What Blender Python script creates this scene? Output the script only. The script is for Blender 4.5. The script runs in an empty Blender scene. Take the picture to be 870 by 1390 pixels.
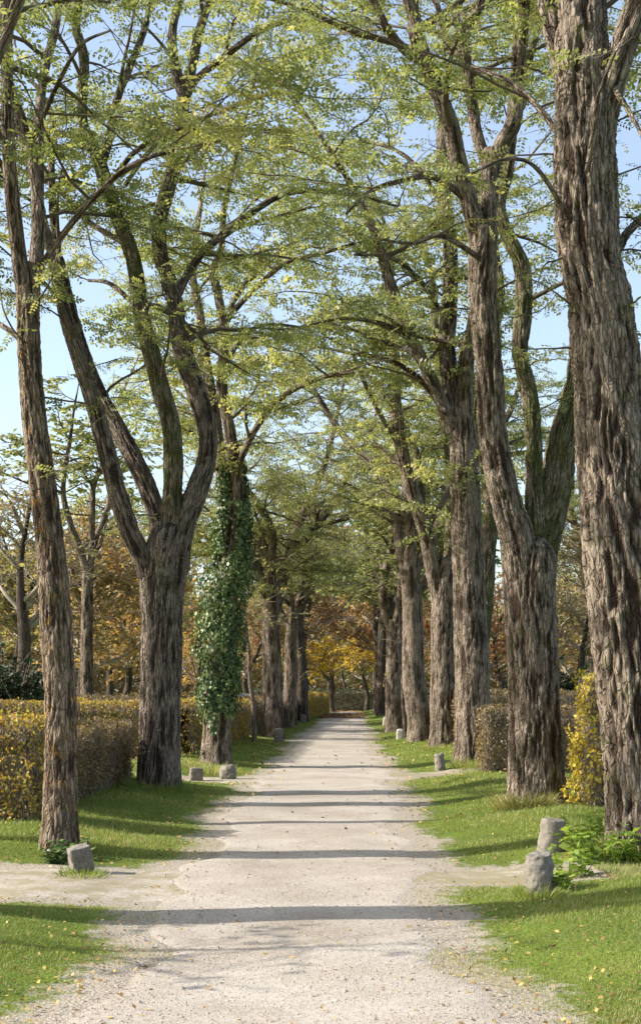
import bpy, math
import numpy as np
from mathutils import Vector

RNG = np.random.default_rng(7)
C = bpy.context.scene.collection
F, VX, VY, CH = 1800.0, 472.0, 940.0, 1.70        # photo focal length (px), vanishing point, eye height
LEAF_DENS = 1.0

# ------------------------------------------------------------------ noise
def _h(ix, iy, iz, s):
    h = (ix.astype(np.uint32) * np.uint32(374761393) + iy.astype(np.uint32) * np.uint32(668265263)
         + iz.astype(np.uint32) * np.uint32(2246822519) + np.uint32((s * 3266489917) & 0xffffffff))
    h = (h ^ (h >> np.uint32(13))) * np.uint32(1274126177)
    h = (h ^ (h >> np.uint32(16))) * np.uint32(2246822519)
    h = h ^ (h >> np.uint32(15))
    return h.astype(np.float64) / 4294967296.0

def vnoise(p, s=0):
    i = np.floor(p).astype(np.int64); f = p - i; f = f * f * (3 - 2 * f)
    r = 0
    for a in (0, 1):
        wa = f[:, 0] if a else 1 - f[:, 0]
        for b in (0, 1):
            wb = f[:, 1] if b else 1 - f[:, 1]
            for c in (0, 1):
                wc = f[:, 2] if c else 1 - f[:, 2]
                r = r + wa * wb * wc * _h(i[:, 0] + a, i[:, 1] + b, i[:, 2] + c, s)
    return r * 2 - 1

def fbm(p, s=0, o=3):
    r, a = 0, 1.0
    for k in range(o):
        r = r + a * vnoise(p * 2.0 ** k + 17.3 * k, s + k); a *= .5
    return r

def voro(p, s=0):
    i = np.floor(p).astype(np.int64); f = p - i
    f1 = np.full(len(p), 9.0); f2 = f1.copy()
    for a in (-1, 0, 1):
        for b in (-1, 0, 1):
            for c in (-1, 0, 1):
                x, y, z = i[:, 0] + a, i[:, 1] + b, i[:, 2] + c
                d = np.sqrt((a + _h(x, y, z, s) - f[:, 0]) ** 2 + (b + _h(x, y, z, s + 1) - f[:, 1]) ** 2
                            + (c + _h(x, y, z, s + 2) - f[:, 2]) ** 2)
                f2 = np.minimum(f2, np.maximum(f1, d)); f1 = np.minimum(f1, d)
    return f1, f2

def sst(a, b, x):
    t = np.clip((x - a) / (b - a), 0, 1); return t * t * (3 - 2 * t)

# ------------------------------------------------------------------ terrain
PCX, PHW, PEND = -.37, 1.20, 118.0
def wob(y, s):
    y = np.asarray(y, float)
    return .16 * np.sin(y * .9 + s) + .11 * np.sin(y * 2.3 + 2 * s) + .07 * np.sin(y * 5.1 + 3 * s) + .14 * np.sin(y * .21 + s)
def pleft(y): return PCX - PHW - .18 * sst(15, 30, np.asarray(y, float)) + .35 * sst(45, 80, np.asarray(y, float)) + .75 * wob(y, .4)
def pright(y): return PCX + PHW + .75 * wob(y, 2.1)
SIDES = [(11.6, 1.05, -1), (12.2, .62, 1), (25.6, .75, -1), (27.2, .7, 1)]     # y centre, half width, side

def gz(x, y):
    x = np.asarray(x, float); y = np.asarray(y, float)
    e = np.maximum(pleft(y) - x, x - pright(y))                 # distance outside the path edge
    z = .20 * sst(.1, 2.3, e) - .07 * sst(2.6, 4.5, e)
    for (yc, hw, sd) in SIDES:
        m = sst(hw + .9, hw * .7, np.abs(y - yc)) * ((x * sd) > 0)
        z = z * (1 - .75 * m)
    n = .5 * np.sin(x * 1.3 + y * .7) * np.sin(y * .9 - x * .4) + .3 * np.sin(x * 2.9 - y * 2.1) * np.sin(y * 1.7 + 1)
    z = z + .05 * n * sst(.0, 1.2, e) + .010 * np.sin(y * 1.1 + x * 2) * np.sin(x * 1.9)
    return z

def hit(px, py, dz=0.0):
    d = CH * F / (py - VY)
    for _ in range(12):
        x = (px - VX) / F * d
        d = .5 * d + .5 * F * (CH - float(gz(x, d)) - dz) / (py - VY)
    return (px - VX) / F * d, d

def P3(px, py, d):
    return np.array([(px - VX) / F * d, d, CH - (py - VY) / F * d])

# ------------------------------------------------------------------ mesh helpers
def mesh_obj(name, V, quads=None, tris=None, mat=None, parent=None, origin=None, attrs=None, smooth=False):
    V = np.asarray(V, float).reshape(-1, 3)
    if origin is None and parent is not None: origin = np.array(parent.location)
    if origin is not None: V = V - np.asarray(origin)
    me = bpy.data.meshes.new(name)
    nq = 0 if quads is None else len(quads); nt = 0 if tris is None else len(tris)
    me.vertices.add(len(V)); me.vertices.foreach_set('co', V.astype(np.float32).ravel())
    li, ls = [], []
    if nq: li.append(np.asarray(quads).ravel()); ls.append(np.arange(nq) * 4)
    if nt: li.append(np.asarray(tris).ravel()); ls.append(nq * 4 + np.arange(nt) * 3)
    li = np.concatenate(li).astype(np.int32); ls = np.concatenate(ls).astype(np.int32)
    me.loops.add(len(li)); me.loops.foreach_set('vertex_index', li)
    me.polygons.add(nq + nt); me.polygons.foreach_set('loop_start', ls)
    if smooth: me.polygons.foreach_set('use_smooth', np.ones(nq + nt, bool))
    me.update(calc_edges=True)
    for k, a in (attrs or {}).items():
        a = np.asarray(a, np.float32)
        if a.ndim == 1:
            me.attributes.new(k, 'FLOAT', 'POINT').data.foreach_set('value', a)
        else:
            me.attributes.new(k, 'FLOAT_VECTOR', 'POINT').data.foreach_set('vector', a.ravel())
    if mat: me.materials.append(mat)
    o = bpy.data.objects.new(name, me); C.objects.link(o)
    if parent is not None: o.parent = parent
    elif origin is not None: o.location = origin
    return o

def tag(o, label=None, cat=None, group=None, kind=None):
    if label: o['label'] = label
    if cat: o['category'] = cat
    if group: o['group'] = group
    if kind: o['kind'] = kind
    return o

def root(name, loc, label, cat, group=None):
    o = bpy.data.objects.new(name, None); C.objects.link(o); o.location = tuple(float(v) for v in loc)
    o.empty_display_size = .2
    bpy.context.view_layer.update() if False else None
    return tag(o, label, cat, group)

def unit(v):
    v = np.asarray(v, float); return v / np.maximum(np.linalg.norm(v, axis=-1, keepdims=True), 1e-9)

def resample(P, R, ds):
    """Catmull-Rom through the points at about ds spacing; P (n,3) R (n,)"""
    P = np.asarray(P, float); R = np.asarray(R, float)
    Q = np.column_stack([P, R]); Q = np.vstack([2 * Q[0] - Q[1], Q, 2 * Q[-1] - Q[-2]])
    out = []
    for i in range(1, len(Q) - 2):
        n = max(2, int(round(np.linalg.norm(Q[i + 1, :3] - Q[i, :3]) / ds)))
        t = (np.arange(n) / n)[:, None]
        a, b, c, d = Q[i - 1], Q[i], Q[i + 1], Q[i + 2]
        out.append(.5 * (2 * b + (c - a) * t + (2 * a - 5 * b + 4 * c - d) * t ** 2 + (3 * b - a - 3 * c + d) * t ** 3))
    out.append(Q[-2][None]); S = np.vstack(out)
    return S[:, :3], np.maximum(S[:, 3], .004)

def bark_tube(P, R, seg, amp, s=0, cw=.085, flare=None, cap=True, lump=.06):
    """tube with real bark relief. P,R resampled. returns V, quads, tris, attrs"""
    n = len(P)
    T = unit(np.gradient(P, axis=0))
    u = np.array([1., 0, 0]) if abs(T[0, 0]) < .9 else np.array([0, 1., 0])
    U = np.zeros((n, 3)); u = unit(u - T[0] * (u @ T[0]))
    for i in range(n):
        u = unit(u - T[i] * (u @ T[i])); U[i] = u
    W = np.cross(T, U)
    L = np.concatenate([[0], np.cumsum(np.linalg.norm(np.diff(P, axis=0), axis=1))])
    th = np.arange(seg) / seg * 2 * math.pi
    ct, st_ = np.cos(th), np.sin(th)
    Rm = np.repeat(R[:, None], seg, 1)
    if flare is not None:
        z = L
        lob = 1 + .30 * np.cos(5 * th + s) + .22 * np.cos(3 * th + 2.1 * s)
        Rm = Rm * (1 + flare * np.exp(-z / .30)[:, None] * lob[None])
    rr = np.maximum(R, .02)[:, None]
    co = np.stack([rr * ct[None], rr * st_[None], np.repeat(L[:, None], seg, 1)], -1).reshape(-1, 3) + s * 3.7
    q = co * np.array([1 / cw, 1 / cw, 1 / (cw * 6.4)])
    wq = q + .40 * np.stack([vnoise(q * np.array([.9, .9, 1.9]), s + 11), vnoise(q * np.array([.9, .9, 1.9]), s + 12), 0 * q[:, 0]], -1) \
           + .16 * np.stack([vnoise(q * np.array([2.2, 2.2, 6]), s + 14), vnoise(q * np.array([2.2, 2.2, 6]), s + 15), 0 * q[:, 0]], -1)
    n1 = np.abs(vnoise(wq * np.array([.85, .85, .7]), s + 5) + .25 * vnoise(wq * np.array([1.9, 1.9, 1.6]), s + 6))
    n2 = np.abs(vnoise(wq * np.array([1.05, 1.05, .8]) + 31.7, s + 8) + .25 * vnoise(wq * np.array([2.3, 2.3, 2.0]), s + 9))
    c1 = np.clip(1 - n1 / .36, 0, 1); c2 = np.clip(1 - n2 / .34, 0, 1)
    fine = fbm(q * np.array([2.6, 2.6, 5.5]), s + 31, 3)
    ridge = np.clip(np.maximum(c1, .92 * c2) ** .8 + .16 * fine, 0, 1)
    big = fbm(co * np.array([3, 3, .9]), s + 41, 2)
    disp = (ridge - .6) * amp * 1.0 + fine * amp * .13
    Rf = Rm.ravel() * (1 + lump * big) + disp
    dirs = U[:, None] * ct[None, :, None] + W[:, None] * st_[None, :, None]
    V = np.repeat(P[:, None], seg, 1) + dirs * Rf.reshape(n, seg)[..., None]
    i = np.arange(n - 1)[:, None] * seg; j = np.arange(seg)[None]; j2 = (j + 1) % seg
    Q = np.stack([i + j, i + j2, i + seg + j2, i + seg + j], -1).reshape(-1, 4)
    V = V.reshape(-1, 3); tr = None
    att = {'barkco': co, 'ridge': ridge}
    if cap:
        V = np.vstack([V, P[-1] + T[-1] * R[-1] * .5, P[0] - T[0] * R[0] * .7]); k = len(V) - 2; b = (n - 1) * seg; ar = np.arange(seg)
        tr = np.vstack([np.stack([b + ar, b + (ar + 1) % seg, np.full(seg, k)], -1), np.stack([(ar + 1) % seg, ar, np.full(seg, k + 1)], -1)])
        att = {'barkco': np.vstack([co, co[-1], co[0]]), 'ridge': np.append(ridge, [.5, .5])}
    return V, Q, tr, att

def thin_tubes(PP, RR, seg):
    """PP (M,k,3) RR (M,k) -> V, quads"""
    M, k = PP.shape[:2]
    if M == 0: return np.zeros((0, 3)), np.zeros((0, 4), int)
    T = unit(np.gradient(PP, axis=1))
    ref = np.where(np.abs(T[:, :1, 2:3]) > .8, np.array([1., 0, 0]), np.array([0, 0, 1.]))
    U = unit(np.cross(T, ref)); W = np.cross(T, U)
    th = np.arange(seg) / seg * 2 * math.pi
    V = PP[:, :, None] + RR[:, :, None, None] * (U[:, :, None] * np.cos(th)[:, None] + W[:, :, None] * np.sin(th)[:, None])
    m = (np.arange(M) * k * seg)[:, None, None]; i = (np.arange(k - 1) * seg)[None, :, None]; j = np.arange(seg)[None, None]
    j2 = (j + 1) % seg
    Q = np.stack([m + i + j, m + i + j2, m + i + seg + j2, m + i + seg + j], -1).reshape(-1, 4)
    return V.reshape(-1, 3), Q

def join(parts):
    Vs, Qs, o = [], [], 0
    for V, Q in parts:
        Vs.append(V); Qs.append(Q + o); o += len(V)
    return np.vstack(Vs), np.vstack(Qs)

# ------------------------------------------------------------------ leaves
def pinnate(B, D, N, Ls, pairs, rng, lw=1.0):
    """compound leaves; B base, D direction, N leaf normal, Ls length"""
    n = len(B); S = unit(np.cross(D, N)); N = np.cross(S, D)
    fr, sd, fw = [], [], []
    for k in range(pairs):
        t = .22 + .70 * k / max(pairs - 1, 1)
        for s in (-1, 1): fr.append(t); sd.append(s); fw.append(.45)
    fr.append(.97); sd.append(0); fw.append(1.0)
    fr, sd, fw = map(np.array, (fr, sd, fw)); K = len(fr)
    t = fr[None, :, None]
    base = B[:, None] + D[:, None] * (t * Ls[:, None, None]) - N[:, None] * (.22 * t ** 2 * Ls[:, None, None])
    ax = unit(S[:, None] * sd[None, :, None] + D[:, None] * fw[None, :, None] - N[:, None] * (.18 + .25 * rng.random((n, K, 1))))
    cr = unit(np.cross(ax, N[:, None] + .35 * rng.normal(size=(n, K, 3))))
    sz = Ls[:, None, None] * (1.35 / (pairs + 1.2)) * (.8 + .4 * rng.random((n, K, 1)))
    ll = np.minimum(sz * 1.0, Ls[:, None, None] * .42)
    ww = ll * .24 * lw
    V = np.stack([base, base + ax * ll * .5 + cr * ww, base + ax * ll, base + ax * ll * .5 - cr * ww], 2)
    tint = np.repeat(rng.random(n), K * 4)
    return V.reshape(-1, 3), np.arange(n * K * 4).reshape(-1, 4), tint

def simple_leaves(B, D, N, Ls, asp, rng):
    n = len(B); S = unit(np.cross(D, N)); N = np.cross(S, D)
    l = Ls[:, None]
    bend = N * l * (.12 * rng.random((n, 1)) + .02)
    V = np.stack([B, B + D * l * .5 + S * l * asp - bend * 0, B + D * l - bend, B + D * l * .5 - S * l * asp], 1)
    return V.reshape(-1, 3), np.arange(n * 4).reshape(-1, 4), np.repeat(rng.random(n), 4)

def rdir(n, rng): return unit(rng.normal(size=(n, 3)))

# ------------------------------------------------------------------ materials
def mat(name):
    m = bpy.data.materials.new(name); m.use_nodes = True; nt = m.node_tree; nt.nodes.clear()
    return m, nt, nt.nodes, nt.links
def nd(N, t, **kw):
    n = N.new(t)
    for k, v in kw.items():
        if k.startswith('i_'):
            n.inputs[k[2:].replace('_', ' ')].default_value = v
        else: setattr(n, k, v)
    return n
def ramp(N, stops):
    r = N.new('ShaderNodeValToRGB'); e = r.color_ramp.elements
    e[0].position, e[0].color = stops[0][0], (*stops[0][1], 1)
    e[1].position, e[1].color = stops[-1][0], (*stops[-1][1], 1)
    for p, c in stops[1:-1]:
        k = e.new(p); k.color = (*c, 1)
    return r
def mixc(N, L, fac, a, b, mode='MIX'):
    m = N.new('ShaderNodeMix'); m.data_type = 'RGBA'; m.blend_type = mode
    for s, v in ((m.inputs[0], fac), (m.inputs[6], a), (m.inputs[7], b)):
        if hasattr(v, 'links') or hasattr(v, 'is_linked'): L.new(v, s)
        elif isinstance(v, (int, float)): s.default_value = v
        else: s.default_value = (*v, 1)
    return m.outputs[2]

def bark_mat(name, furrow, plate, moss=0.0, mosscol=(.09, .10, .03), lichen=0.0):
    m, nt, N, L = mat(name)
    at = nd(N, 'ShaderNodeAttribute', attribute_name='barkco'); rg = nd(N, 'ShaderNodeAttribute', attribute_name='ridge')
    mp = nd(N, 'ShaderNodeMapping'); mp.inputs['Scale'].default_value = (1, 1, .18); L.new(at.outputs['Vector'], mp.inputs[0])
    n1 = nd(N, 'ShaderNodeTexNoise', i_Scale=38., i_Detail=5., i_Roughness=.65); L.new(mp.outputs[0], n1.inputs['Vector'])
    n2 = nd(N, 'ShaderNodeTexNoise', i_Scale=2.2, i_Detail=3.); L.new(at.outputs['Vector'], n2.inputs['Vector'])
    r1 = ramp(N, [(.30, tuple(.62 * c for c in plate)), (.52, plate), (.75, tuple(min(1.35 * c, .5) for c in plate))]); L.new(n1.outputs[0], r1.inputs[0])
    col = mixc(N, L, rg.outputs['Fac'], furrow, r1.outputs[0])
    r2 = ramp(N, [(.3, (.8, .78, .76)), (.7, (1.1, 1.1, 1.1))]); L.new(n2.outputs[0], r2.inputs[0])
    col = mixc(N, L, 1.0, col, r2.outputs[0], 'MULTIPLY')
    if moss:
        n3 = nd(N, 'ShaderNodeTexNoise', i_Scale=3.1, i_Detail=6., i_Roughness=.7); L.new(at.outputs['Vector'], n3.inputs['Vector'])
        r3 = ramp(N, [(.62 - .25 * moss, (0, 0, 0)), (.74 - .2 * moss, (.85, .85, .85))]); L.new(n3.outputs[0], r3.inputs[0])
        col = mixc(N, L, r3.outputs[0], col, mosscol)
    if lichen:
        n4 = nd(N, 'ShaderNodeTexNoise', i_Scale=7., i_Detail=7., i_Roughness=.75); L.new(at.outputs['Vector'], n4.inputs['Vector'])
        r4 = ramp(N, [(.57, (0, 0, 0)), (.66, (lichen,) * 3)]); L.new(n4.outputs[0], r4.inputs[0])
        col = mixc(N, L, r4.outputs[0], col, (.42, .22, .04))
    wn = nd(N, 'ShaderNodeTexNoise', i_Scale=9., i_Detail=2.); L.new(at.outputs['Vector'], wn.inputs['Vector'])
    wv = mixc(N, L, .05, mp.outputs[0], wn.outputs['Color'], 'ADD')
    vo = nd(N, 'ShaderNodeTexVoronoi', feature='DISTANCE_TO_EDGE', i_Scale=26.); L.new(wv, vo.inputs['Vector'])
    rv = ramp(N, [(.0, (0, 0, 0)), (.16, (1, 1, 1))]); L.new(vo.outputs['Distance'], rv.inputs[0])
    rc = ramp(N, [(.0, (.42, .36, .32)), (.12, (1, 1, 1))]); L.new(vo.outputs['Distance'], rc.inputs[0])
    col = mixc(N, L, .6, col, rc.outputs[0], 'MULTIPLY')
    hs = nd(N, 'ShaderNodeMath', operation='ADD'); L.new(rv.outputs[0], hs.inputs[0]); L.new(n1.outputs[0], hs.inputs[1])
    b = nd(N, 'ShaderNodeBump', i_Strength=1.0, i_Distance=.022); L.new(hs.outputs[0], b.inputs['Height'])
    p = nd(N, 'ShaderNodeBsdfPrincipled', i_Roughness=.92); p.inputs['Specular IOR Level'].default_value = .15
    L.new(col, p.inputs['Base Color']); L.new(b.outputs[0], p.inputs['Normal'])
    o = N.new('ShaderNodeOutputMaterial'); L.new(p.outputs[0], o.inputs[0]); return m

def twig_mat(name, c):
    m, nt, N, L = mat(name)
    g = nd(N, 'ShaderNodeNewGeometry'); n = nd(N, 'ShaderNodeTexNoise', i_Scale=6., i_Detail=3.); L.new(g.outputs['Position'], n.inputs['Vector'])
    r = ramp(N, [(.3, tuple(.65 * v for v in c)), (.7, tuple(1.3 * v for v in c))]); L.new(n.outputs[0], r.inputs[0])
    p = nd(N, 'ShaderNodeBsdfPrincipled', i_Roughness=.85); L.new(r.outputs[0], p.inputs['Base Color'])
    o = N.new('ShaderNodeOutputMaterial'); L.new(p.outputs[0], o.inputs[0]); return m

def leaf_mat(name, stops, trans=.45, gloss=.03, rough=.55):
    m, nt, N, L = mat(name)
    a = nd(N, 'ShaderNodeAttribute', attribute_name='tint')
    r = ramp(N, stops); L.new(a.outputs['Fac'], r.inputs[0])
    d = nd(N, 'ShaderNodeBsdfDiffuse'); t = nd(N, 'ShaderNodeBsdfTranslucent'); g = nd(N, 'ShaderNodeBsdfGlossy', i_Roughness=rough)
    tc = mixc(N, L, 1.0, r.outputs[0], (1.2, 1.18, .68), 'MULTIPLY')
    L.new(r.outputs[0], d.inputs[0]); L.new(tc, t.inputs[0]); g.inputs[0].default_value = (.9, .9, .9, 1)
    x = nd(N, 'ShaderNodeMixShader'); x.inputs[0].default_value = trans; L.new(d.outputs[0], x.inputs[1]); L.new(t.outputs[0], x.inputs[2])
    y = nd(N, 'ShaderNodeMixShader'); y.inputs[0].default_value = gloss; L.new(x.outputs[0], y.inputs[1]); L.new(g.outputs[0], y.inputs[2])
    o = N.new('ShaderNodeOutputMaterial'); L.new(y.outputs[0], o.inputs[0]); return m

M = {}
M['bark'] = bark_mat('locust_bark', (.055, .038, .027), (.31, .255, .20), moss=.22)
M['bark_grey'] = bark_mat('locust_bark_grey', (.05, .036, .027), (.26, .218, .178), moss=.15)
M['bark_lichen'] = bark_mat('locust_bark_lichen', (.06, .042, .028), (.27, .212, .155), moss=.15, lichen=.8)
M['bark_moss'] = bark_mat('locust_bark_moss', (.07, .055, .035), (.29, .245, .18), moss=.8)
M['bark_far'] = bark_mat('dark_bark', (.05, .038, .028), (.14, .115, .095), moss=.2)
M['twig'] = twig_mat('twig', (.10, .075, .05))
M['twig_pale'] = twig_mat('twig_pale', (.22, .16, .10))
M['twig_grey'] = twig_mat('twig_grey', (.25, .205, .15))
M['leaf'] = leaf_mat('locust_leaf', [(0, (.13, .165, .065)), (.45, (.245, .275, .115)), (.85, (.41, .415, .185)), (1, (.54, .47, .18))], .55)
M['leaf_far'] = leaf_mat('locust_leaf_far', [(0, (.14, .165, .075)), (.5, (.255, .28, .125)), (1, (.43, .42, .19))], .57)
M['ivy'] = leaf_mat('ivy_leaf', [(0, (.03, .06, .02)), (.6, (.075, .125, .04)), (1, (.20, .24, .09))], .25, .03, .4)
M['hedge_brown'] = leaf_mat('hedge_brown', [(0, (.11, .07, .04)), (.45, (.20, .135, .075)), (.8, (.30, .21, .10)), (1, (.22, .22, .06))], .35)
M['hedge_yellow'] = leaf_mat('hedge_yellow', [(0, (.15, .09, .035)), (.35, (.32, .21, .06)), (.75, (.54, .39, .07)), (1, (.28, .30, .06))], .45)
M['hedge_gold'] = leaf_mat('hedge_gold', [(0, (.26, .17, .05)), (.35, (.54, .40, .06)), (.8, (.76, .62, .10)), (1, (.46, .46, .08))], .45)
M['hedge_green'] = leaf_mat('hedge_green', [(0, (.02, .035, .012)), (.6, (.04, .07, .02)), (1, (.09, .11, .03))], .2)
M['yew'] = leaf_mat('yew', [(0, (.012, .03, .012)), (1, (.04, .075, .025))], .1)
M['aut_brown'] = leaf_mat('autumn_brown', [(0, (.24, .17, .10)), (.6, (.38, .29, .16)), (1, (.48, .38, .18))], .5)
M['aut_olive'] = leaf_mat('autumn_olive', [(0, (.20, .185, .09)), (.6, (.33, .30, .13)), (1, (.44, .36, .14))], .5)
M['aut_orange'] = leaf_mat('autumn_orange', [(0, (.30, .18, .08)), (.5, (.46, .29, .11)), (1, (.58, .41, .15))], .5)
M['aut_red'] = leaf_mat('autumn_red', [(0, (.22, .10, .055)), (.6, (.36, .18, .08)), (1, (.50, .28, .11))], .5)
M['aut_yellow'] = leaf_mat('autumn_yellow', [(0, (.50, .32, .05)), (.5, (.72, .52, .06)), (1, (.80, .64, .10))], .55)
M['aut_green'] = leaf_mat('autumn_green', [(0, (.14, .18, .055)), (.6, (.24, .27, .08)), (1, (.38, .34, .09))], .5)
M['woods'] = leaf_mat('woods_leaf', [(0, (.20, .16, .09)), (.5, (.34, .25, .13)), (.8, (.38, .30, .13)), (1, (.52, .32, .13))], .45)
M['grass'] = leaf_mat('grass_blade', [(0, (.12, .16, .03)), (.5, (.20, .26, .05)), (.85, (.29, .32, .08)), (1, (.46, .38, .18))], .45, .03)
M['weed'] = leaf_mat('weed_leaf', [(0, (.16, .25, .035)), (1, (.32, .42, .07))], .5)
M['litter'] = leaf_mat('fallen_leaf', [(0, (.16, .085, .04)), (.5, (.33, .21, .08)), (1, (.50, .36, .10))], .15)

def ground_mat():
    m, nt, N, L = mat('turf_soil')
    g = nd(N, 'ShaderNodeNewGeometry')
    n1 = nd(N, 'ShaderNodeTexNoise', i_Scale=1.1, i_Detail=6., i_Roughness=.6); n2 = nd(N, 'ShaderNodeTexNoise', i_Scale=45., i_Detail=4.)
    L.new(g.outputs['Position'], n1.inputs['Vector']); L.new(g.outputs['Position'], n2.inputs['Vector'])
    r1 = ramp(N, [(.35, (.10, .135, .028)), (.55, (.13, .18, .03)), (.75, (.20, .18, .06))]); L.new(n1.outputs[0], r1.inputs[0])
    r2 = ramp(N, [(.3, (.55, .5, .45)), (.7, (1.25, 1.25, 1.2))]); L.new(n2.outputs[0], r2.inputs[0])
    c = mixc(N, L, 1.0, r1.outputs[0], r2.outputs[0], 'MULTIPLY')
    w = nd(N, 'ShaderNodeAttribute', attribute_name='worn')
    n3 = nd(N, 'ShaderNodeTexNoise', i_Scale=7., i_Detail=5., i_Roughness=.7); L.new(g.outputs['Position'], n3.inputs['Vector'])
    ad = nd(N, 'ShaderNodeMath', operation='ADD'); L.new(w.outputs['Fac'], ad.inputs[0]); L.new(n3.outputs[0], ad.inputs[1])
    r3 = ramp(N, [(.78, (0, 0, 0)), (1.12, (1, 1, 1))]); L.new(ad.outputs[0], r3.inputs[0])
    rs = ramp(N, [(.3, (.24, .205, .16)), (.7, (.40, .355, .29))]); L.new(n2.outputs[0], rs.inputs[0])
    c = mixc(N, L, r3.outputs[0], c, rs.outputs[0])
    b = nd(N, 'ShaderNodeBump', i_Strength=.6, i_Distance=.03); L.new(n2.outputs[0], b.inputs['Height'])
    p = nd(N, 'ShaderNodeBsdfPrincipled', i_Roughness=.95); p.inputs['Specular IOR Level'].default_value = .1
    L.new(c, p.inputs['Base Color']); L.new(b.outputs[0], p.inputs['Normal'])
    o = N.new('ShaderNodeOutputMaterial'); L.new(p.outputs[0], o.inputs[0]); return m

def gravel_mat():
    m, nt, N, L = mat('gravel_path')
    g = nd(N, 'ShaderNodeNewGeometry')
    v = nd(N, 'ShaderNodeTexVoronoi', i_Scale=85.); L.new(g.outputs['Position'], v.inputs['Vector'])
    n1 = nd(N, 'ShaderNodeTexNoise', i_Scale=.9, i_Detail=6., i_Roughness=.62); L.new(g.outputs['Position'], n1.inputs['Vector'])
    n2 = nd(N, 'ShaderNodeTexNoise', i_Scale=120., i_Detail=3.); L.new(g.outputs['Position'], n2.inputs['Vector'])
    sx = nd(N, 'ShaderNodeSeparateColor'); L.new(v.outputs['Color'], sx.inputs[0])
    r1 = ramp(N, [(0, (.32, .29, .252)), (.5, (.395, .355, .307)), (1, (.49, .45, .40))]); L.new(sx.outputs[0], r1.inputs[0])
    r2 = ramp(N, [(.3, (.74, .70, .64)), (.6, (1.0, .99, .97)), (.8, (1.1, 1.1, 1.1))]); L.new(n1.outputs[0], r2.inputs[0])
    r3 = ramp(N, [(.3, (.75, .74, .73)), (.7, (1.2, 1.2, 1.2))]); L.new(n2.outputs[0], r3.inputs[0])
    c = mixc(N, L, 1.0, r1.outputs[0], r2.outputs[0], 'MULTIPLY'); c = mixc(N, L, 1.0, c, r3.outputs[0], 'MULTIPLY')
    w = nd(N, 'ShaderNodeAttribute', attribute_name='worn')
    n3 = nd(N, 'ShaderNodeTexNoise', i_Scale=3.5, i_Detail=6., i_Roughness=.7); L.new(g.outputs['Position'], n3.inputs['Vector'])
    ad = nd(N, 'ShaderNodeMath', operation='ADD'); L.new(w.outputs['Fac'], ad.inputs[0]); L.new(n3.outputs[0], ad.inputs[1])
    r4 = ramp(N, [(.85, (0, 0, 0)), (1.15, (.8, .8, .8))]); L.new(ad.outputs[0], r4.inputs[0])
    c = mixc(N, L, r4.outputs[0], c, (.24, .21, .12))
    mh = nd(N, 'ShaderNodeMath', operation='ADD'); L.new(v.outputs['Distance'], mh.inputs[0]); L.new(n2.outputs[0], mh.inputs[1])
    b = nd(N, 'ShaderNodeBump', i_Strength=.35, i_Distance=.008); L.new(mh.outputs[0], b.inputs['Height'])
    p = nd(N, 'ShaderNodeBsdfPrincipled', i_Roughness=.95); p.inputs['Specular IOR Level'].default_value = .1
    L.new(c, p.inputs['Base Color']); L.new(b.outputs[0], p.inputs['Normal'])
    o = N.new('ShaderNodeOutputMaterial'); L.new(p.outputs[0], o.inputs[0]); return m

def stone_mat(name, c, moss=.3):
    m, nt, N, L = mat(name)
    g = nd(N, 'ShaderNodeTexCoord'); co = g.outputs['Object']
    n1 = nd(N, 'ShaderNodeTexNoise', i_Scale=9., i_Detail=7., i_Roughness=.7); n2 = nd(N, 'ShaderNodeTexNoise', i_Scale=70., i_Detail=3.)
    n3 = nd(N, 'ShaderNodeTexNoise', i_Scale=5., i_Detail=5.)
    for n in (n1, n2, n3): L.new(co, n.inputs['Vector'])
    r1 = ramp(N, [(.3, tuple(.55 * v for v in c)), (.5, c), (.72, tuple(1.35 * v for v in c))]); L.new(n1.outputs[0], r1.inputs[0])
    r2 = ramp(N, [(.3, (.75, .75, .75)), (.7, (1.2, 1.2, 1.2))]); L.new(n2.outputs[0], r2.inputs[0])
    k = mixc(N, L, 1.0, r1.outputs[0], r2.outputs[0], 'MULTIPLY')
    r3 = ramp(N, [(.66 - .2 * moss, (0, 0, 0)), (.76 - .1 * moss, (.7, .7, .7))]); L.new(n3.outputs[0], r3.inputs[0])
    k = mixc(N, L, r3.outputs[0], k, (.11, .11, .055))
    b = nd(N, 'ShaderNodeBump', i_Strength=.8, i_Distance=.012); L.new(n1.outputs[0], b.inputs['Height'])
    p = nd(N, 'ShaderNodeBsdfPrincipled', i_Roughness=.9); L.new(k, p.inputs['Base Color']); L.new(b.outputs[0], p.inputs['Normal'])
    o = N.new('ShaderNodeOutputMaterial'); L.new(p.outputs[0], o.inputs[0]); return m
M['ground'] = ground_mat(); M['gravel'] = gravel_mat()
M['stone'] = stone_mat('weathered_stone', (.185, .165, .135), .5); M['stone_dark'] = stone_mat('dark_stone', (.17, .15, .125)); M['stone_pale'] = stone_mat('pale_stone', (.42, .39, .34), .1)
M['granite'] = stone_mat('blue_granite', (.16, .19, .24), 0.0); M['marble'] = stone_mat('white_marble', (.75, .75, .74), 0.0)

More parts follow.
